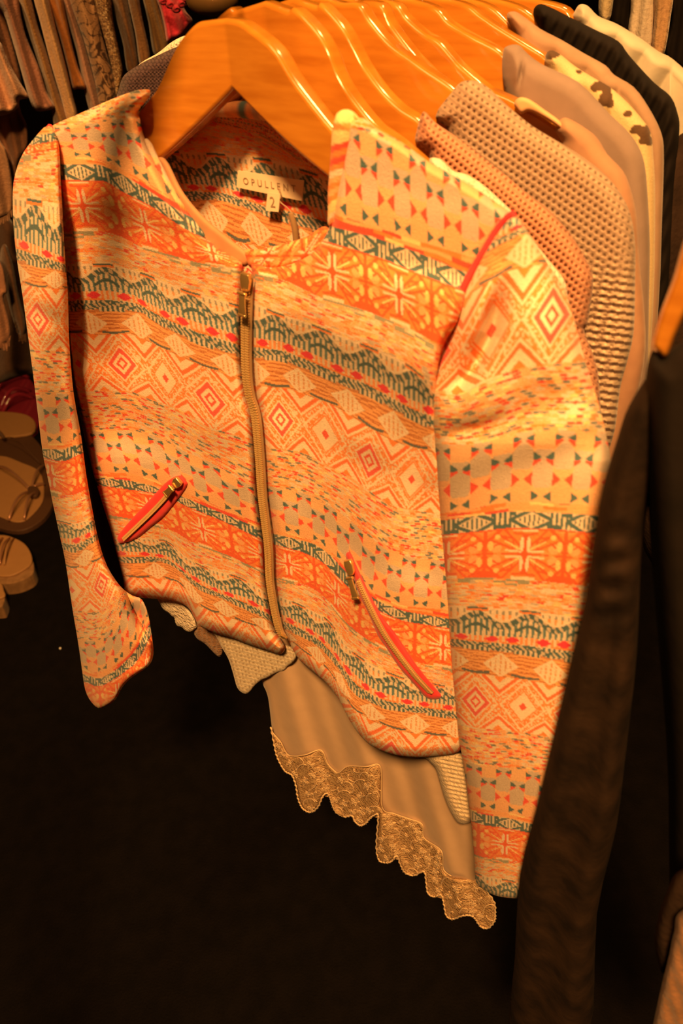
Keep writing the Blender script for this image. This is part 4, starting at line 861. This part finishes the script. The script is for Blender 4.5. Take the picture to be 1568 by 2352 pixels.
def snake(px, py):
    c = np.tile([.40, .23, .12], (len(px), 1)); n = np.sin(px/5.5+2*np.sin(py/9))+np.sin(py/6.5+2.2*np.sin(px/7)); m = (np.abs(n) < .32) | ((n > 1.1) & (px+.3*py > 262)); c[m] = (.07, .035, .02)
    return c*(.8+.4*H(px, py))[:, None]
garment('snake_print_shirt', q28([(440,-60),(595,-60),(650,200),(700,380),(740,520),(755,640),(740,720),(650,700),(610,520),(540,260)]), 0, DYED, 'snake print garment hanging between pink beige and sequin ones', 'top', 2.2, 14, .03, .08, snake, lambda a, b: .01*np.sin((a-.3*b)/9.), None, bpl(1.60))
def seq(px, py):
    h = H(np.floor(px/2.2), np.floor(py/2.2)); c = np.tile([.22, .11, .04], (len(px), 1)); c[h > .55] = (.55, .32, .13); c[h > .85] = (.9, .66, .36); return c
SEQ = fabric('gold_sequin', attr=True, scale=500, bump=1, dist=.004, var=.3, rough=.35)
garment('sequin_shirt', q28([(590,-60),(700,-60),(725,120),(750,250),(785,420),(790,490),(770,580),(745,620),(725,470),(680,280),(620,60)]), 0, SEQ, 'gold sequin garment next to the snake print', 'top', 1.8, 12, .03, .08, seq, lambda a, b: .01*np.sin((a-.3*b)/9.), None, bpl(1.59))
pk = root('pink_blouse', bpl(1.6).P(np.array(400.), np.array(40.)), 'hot pink blouse with ruffled trim above the left shoulder', 'blouse')
PKM = fab2('hot_pink', (.80, .06, .10)); sheet('body', q28([(1000,-60),(1150,-60),(1180,40),(1200,80),(1240,140),(1190,215),(1120,250),(1075,272),(1055,160),(1030,60)]), PKM, bpl(1.6), 3, None, 12, .03, .08, None, pk, folds=lambda a, b: .012*np.sin((a-.3*b)/9.))
for cx, cy in ((375,2),(390,10),(404,20),(416,8),(422,-6)):
    t = np.linspace(0, 4*math.pi, 26); rr_ = 3+5*(1-t/t[-1]); P3 = bpl(1.6).P(cx+rr_*np.cos(t), cy+rr_*.8*np.sin(t), .045+.001*t); tube('ruffle', P3, .0035, PKM, pk, 6)
# navy honeycomb knit and white trim, on the front rail's left side
def hexc(px, py):
    r = np.floor(py/8.); x = fr(px/9.+.5*(r % 2))-.5; y = fr(py/8.)-.5; c = np.tile([.085, .050, .055], (len(px), 1)); c[np.hypot(x, y) > .42] = (.032, .018, .022); return c
garment('navy_honeycomb_knit', [(272,232),(274,200),(286,172),(320,148),(360,128),(405,108),(440,100),(440,180),(420,240),(330,260)], .10, DYED, 'dark navy honeycomb knit shoulder left of the foremost hanger', 'sweater', 2, 26, .018, .03, hexc, lambda a, b: -.001*np.cos(a/1.43)*np.cos(b/1.27), None)
garment('trimmed_shirt', [(312,156),(330,140),(362,122),(395,96),(425,82),(440,90),(430,118),(380,132),(340,150)], .13, WHITEK, 'thin cream edge peeking above the navy knit', 'top', 3, 8, .008, .015, group=None)
# lower left knits
garment('tan_long_cardigan', [(5,250),(40,240),(50,262),(62,290),(64,330),(52,360),(40,400),(60,470),(80,560),(70,640),(40,560),(10,420),(-20,330),(-20,260)], 0, fab2('tan_rose', (.34, .16, .09)), 'brownish rose cardigan lower part below the peach wrap', 'cardigan', 3, 12, .02, .06, folds=lambda a, b: .01*np.sin((a-.2*b)/7.), group=None, plane=bpl(1.58))
def fringe(name, poly, s, mat, label, yb, xs):
    o = garment(name, poly, 0, mat, label, 'shawl', 3, 10, .02, .05, folds=lambda a, b: .01*np.sin((a-.2*b)/9.), group=None, plane=bpl(s))
    V = []; Fc = []; b0 = 0
    for i, x in enumerate(np.linspace(xs[0], xs[1], xs[2])):
        y = np.interp(x, [p[0] for p in yb], [p[1] for p in yb]); t = np.linspace(0, 1, 5); L = random.uniform(10, 20)
        P3 = bpl(s).P(x+random.uniform(-2, 3)*t, y-3+L*t, .01); Vv, ff = cordm(P3, .0012); V.append(Vv); Fc.append(np.array(ff)+b0); b0 += len(Vv)
    f = link('fringe', mesh_np('fringe', np.vstack(V), np.vstack(Fc)), mat); f.parent = o; tag(f, kind='stuff'); return o
SH = fab2('sand_knit', (.42, .23, .13), noise=60)
fringe('sand_shawl', [(-20,320),(8,335),(18,360),(26,400),(30,440),(27,485),(15,498),(0,505),(-20,508)], 1.54, SH, 'sand coloured knitted shawl with frayed edge at the left', [(-20,508),(0,505),(15,498),(27,485)], (-15, 27, 16))
fringe('rose_shawl', [(-20,585),(5,610),(14,650),(16,672),(8,682),(22,740),(24,775),(15,790),(-20,795)], 1.52, fab2('rose_knit', (.44, .21, .12)), 'rose beige fringed shawl above the pink sandals', [(-20,795),(15,790),(24,775)], (-15, 24, 14))
fringe('brown_shawl', [(10,560),(30,600),(45,680),(60,740),(58,770),(45,775),(20,700),(0,600)], 1.60, fab2('brown_knit2', (.17, .085, .045)), 'brown frayed shawl beside the left jacket sleeve', [(35,740),(45,775),(58,770)], (34, 58, 9))
garment('chocolate_coat', [(-20,500),(40,520),(90,560),(130,700),(120,850),(60,860),(0,880),(-20,880)], 0, fab2('chocolate', (.10, .05, .028)), 'dark chocolate coat behind the fringed shawls', 'coat', 6, 20, .03, .06, folds=lambda a, b: .012*np.sin(a/12), group=None, plane=bpl(1.72))
# rear rack at the top right
for nm, pts, mt, lb__, ct_, y in (
  ('white_shirt', [(1455,-30),(1500,-30),(1500,60),(1492,120),(1470,118),(1443,82),(1447,30)], fab2('white_shirt_cotton', (.80, .68, .54)), 'white shirt sleeve hanging on the far rack, top right', 'shirt', 1.15),
  ('ivory_shirt', [(1382,-30),(1408,-30),(1404,30),(1394,52),(1378,44),(1374,10)], fab2('ivory_cotton', (.82, .66, .40)), 'narrow ivory sleeve on the far rack, left of the white shirt', 'top', 1.15),
  ('camel_shirt', [(1504,-30),(1545,-30),(1538,50),(1526,120),(1512,130),(1496,120),(1502,40)], fab2('camel_cotton', (.62, .38, .20)), 'camel sleeve on the far rack, right of the white shirt', 'top', 1.14),
  ('black_jacket', [(1408,-30),(1456,-30),(1446,80),(1420,62),(1400,54)], BLK, 'black sleeve between the ivory and white ones, top right', 'jacket', 1.18),
  ('black_coat', [(1545,-30),(1640,-30),(1640,200),(1568,160),(1524,122),(1540,50)], BLK, 'black coat at the extreme top right corner', 'coat', 1.17)):
    garment(nm, pts, 0, mt, lb__, ct_, 4, 10, .02, .05, folds=vert(5, .003, .15), group=None, plane=Pl(NRM, y))
# brass ball finial behind the first hook
bm = bmesh.new(); c = rail(.45).P(np.array(487.), np.array(-2.)); bmesh.ops.create_uvsphere(bm, u_segments=24, v_segments=16, radius=.026, matrix=Matrix.Translation(Vector(c)) @ Matrix.Diagonal((1.25, 1, .7, 1)))
for v in [v for v in bm.verts]: pass
me = bpy.data.meshes.new('brass_finial'); bm.to_mesh(me); bm.free()
for p in me.polygons: p.use_smooth = True
fn = link('brass_finial', me, plain('aged_brass', (.30, .17, .06), .3, .6)); tag(fn, 'rounded brass fitting at the top edge behind the first hook', 'fitting')
tube('stem', np.array([c+[0, 0, .01], c+[0, 0, .15], c+[0, 0, .4]]), .006, BRASS, fn)
# ------------------------------------------------------------------ sandals on the floor
def floor_pt(px, py, z=0.):
    r = ray(np.asarray(px, float), np.asarray(py, float)); return r*((z-CH)/r[..., 2:3])+np.array([0, 0, CH])
TANL = plain('tan_leather', (.46, .24, .09), .55); DKL = plain('dark_sole', (.10, .045, .02), .6); CORK = fabric('cork_sole', (.36, .20, .09), (.26, .14, .06), scale=400, bump=.4)
RG = plain('rose_gold', (.70, .36, .20), .2, .6); PINKP, _n, _b = base_mat('pink_jelly', .12, 0, .6); _b.inputs['Base Color'].default_value = (.30, .025, .05, 1); _b.inputs['Coat Weight'].default_value = 1
def sole(name, poly, z0, z1, mat, parent, bevel=.003):
    p = smooth(poly, True, 4); q = floor_pt(p[:, 0], p[:, 1], z1); bm = bmesh.new(); vs = [bm.verts.new(v) for v in q]; f = bm.faces.new(vs)
    r = bmesh.ops.extrude_face_region(bm, geom=[f]); bmesh.ops.translate(bm, verts=[v for v in r['geom'] if isinstance(v, bmesh.types.BMVert)], vec=(0, 0, z0-z1)); bmesh.ops.recalc_face_normals(bm, faces=bm.faces)
    me = bpy.data.meshes.new(name); bm.to_mesh(me); bm.free(); o = link(name, me, mat)
    m = o.modifiers.new('bevel', 'BEVEL'); m.width = bevel; m.segments = 3; return par(o, parent) if parent else o
def strap3(name, a, b, hgt, z, r, mat, parent, bow=0.):
    A = floor_pt(a[0], a[1], z); B = floor_pt(b[0], b[1], z); t = np.linspace(0, 1, 12)[:, None]; P3 = A*(1-t)+B*t; P3[:, 2] += hgt*np.sin(np.pi*t[:, 0]); return tube(name, P3, r, mat, parent, 8)
s1 = root('strappy_sandal', floor_pt(60, 1120), 'tan sandal with crossed metallic straps on the dark floor', 'sandal')
sole('outsole', [(-60,1010),(0,985),(60,990),(110,1050),(126,1120),(120,1160),(95,1195),(50,1218),(0,1212),(-60,1180)], 0, .018, DKL, s1)
sole('footbed', [(-60,1060),(0,1046),(50,1062),(88,1080),(100,1110),(98,1150),(70,1185),(45,1198),(10,1190),(-60,1150)], .018, .024, TANL, s1)
for a, b, h in (((-10,1072),(72,1128),.035), ((104,1068),(72,1128),.025), ((72,1128),(20,1196),.03), ((86,1130),(56,1194),.03), ((102,1112),(70,1128),.012)):
    o = strap3('strap', a, b, h, .026, .0042, RG, s1)
sole('strap_knot', [(64,1118),(82,1116),(90,1127),(82,1138),(66,1136)], .03, .042, DKL, s1)
strap3('ankle_strap', (5,1010), (92,1064), .05, .03, .0016, DKL, s1); strap3('ankle_strap', (-20,1000), (12,1010), .04, .03, .006, DKL, s1)
s2 = root('pink_sandal', floor_pt(40, 930), 'shiny dark pink jelly sandal with glossy straps by the sleeve', 'sandal')
sole('sole', [(-60,870),(10,862),(70,872),(90,930),(84,985),(40,1000),(-60,990)], 0, .02, PINKP, s2)
sole('footbed', [(-60,950),(0,945),(60,952),(82,975),(60,998),(-60,1000)], .02, .03, TANL, s2)
for a, b, h in (((-10,905),(68,868),.06), ((0,940),(70,900),.05), ((5,950),(78,915),.05), ((-20,880),(60,862),.06)): strap3('strap', a, b, h, .02, .008, PINKP, s2)
s3 = root('espadrille_sandal', floor_pt(20, 1290), 'beige platform sandal with small metallic straps on the left edge', 'sandal', 'beige platform sandals')
sole('platform', [(-60,1250),(0,1238),(35,1245),(62,1262),(76,1290),(74,1318),(40,1336),(0,1340),(-60,1330)], 0, .045, CORK, s3)
sole('footbed', [(-60,1240),(0,1228),(35,1236),(60,1252),(73,1278),(68,1298),(30,1320),(-5,1322),(-60,1315)], .045, .052, TANL, s3)
for x in (-6, 6, 22, 32): strap3('strap', (x, 1236), (x-22, 1298), .02, .054, .003, RG if x % 4 else TANL, s3)
s4 = root('espadrille_sandal', floor_pt(-10, 1370), 'toe of another beige platform sandal below the first, cut by the frame', 'sandal', None)
sole('platform', [(-70,1350),(-5,1345),(10,1365),(8,1385),(-5,1395),(-70,1390)], 0, .045, CORK, s4)
sole('footbed', [(-70,1340),(-5,1336),(8,1354),(5,1372),(-70,1380)], .045, .052, TANL, s4)
# tiny shiny sequin lying on the carpet
c = floor_pt(139, 1491); bm = bmesh.new(); bmesh.ops.create_uvsphere(bm, u_segments=12, v_segments=8, radius=.0032, matrix=Matrix.Translation(Vector(c)+Vector((0, 0, .003))))
me = bpy.data.meshes.new('bead'); bm.to_mesh(me); bm.free(); tag(link('bead', me, plain('white_bead', (.95, .9, .8), .1, 0, .8)), 'tiny shiny bead lying on the dark carpet', 'bead')
# ceiling lamps that give the light
for i, (x, y) in enumerate(((-.14, -.60), (.75, 1.25), (-.75, 1.1))):
    tube('trim_%d' % (i+1), np.array([[x, y, 2.70], [x, y, 2.68], [x, y, 2.672]]), .06, STEEL, None, 20, cap=False)
    bpy.data.objects['trim_%d' % (i+1)]['kind'] = 'structure'
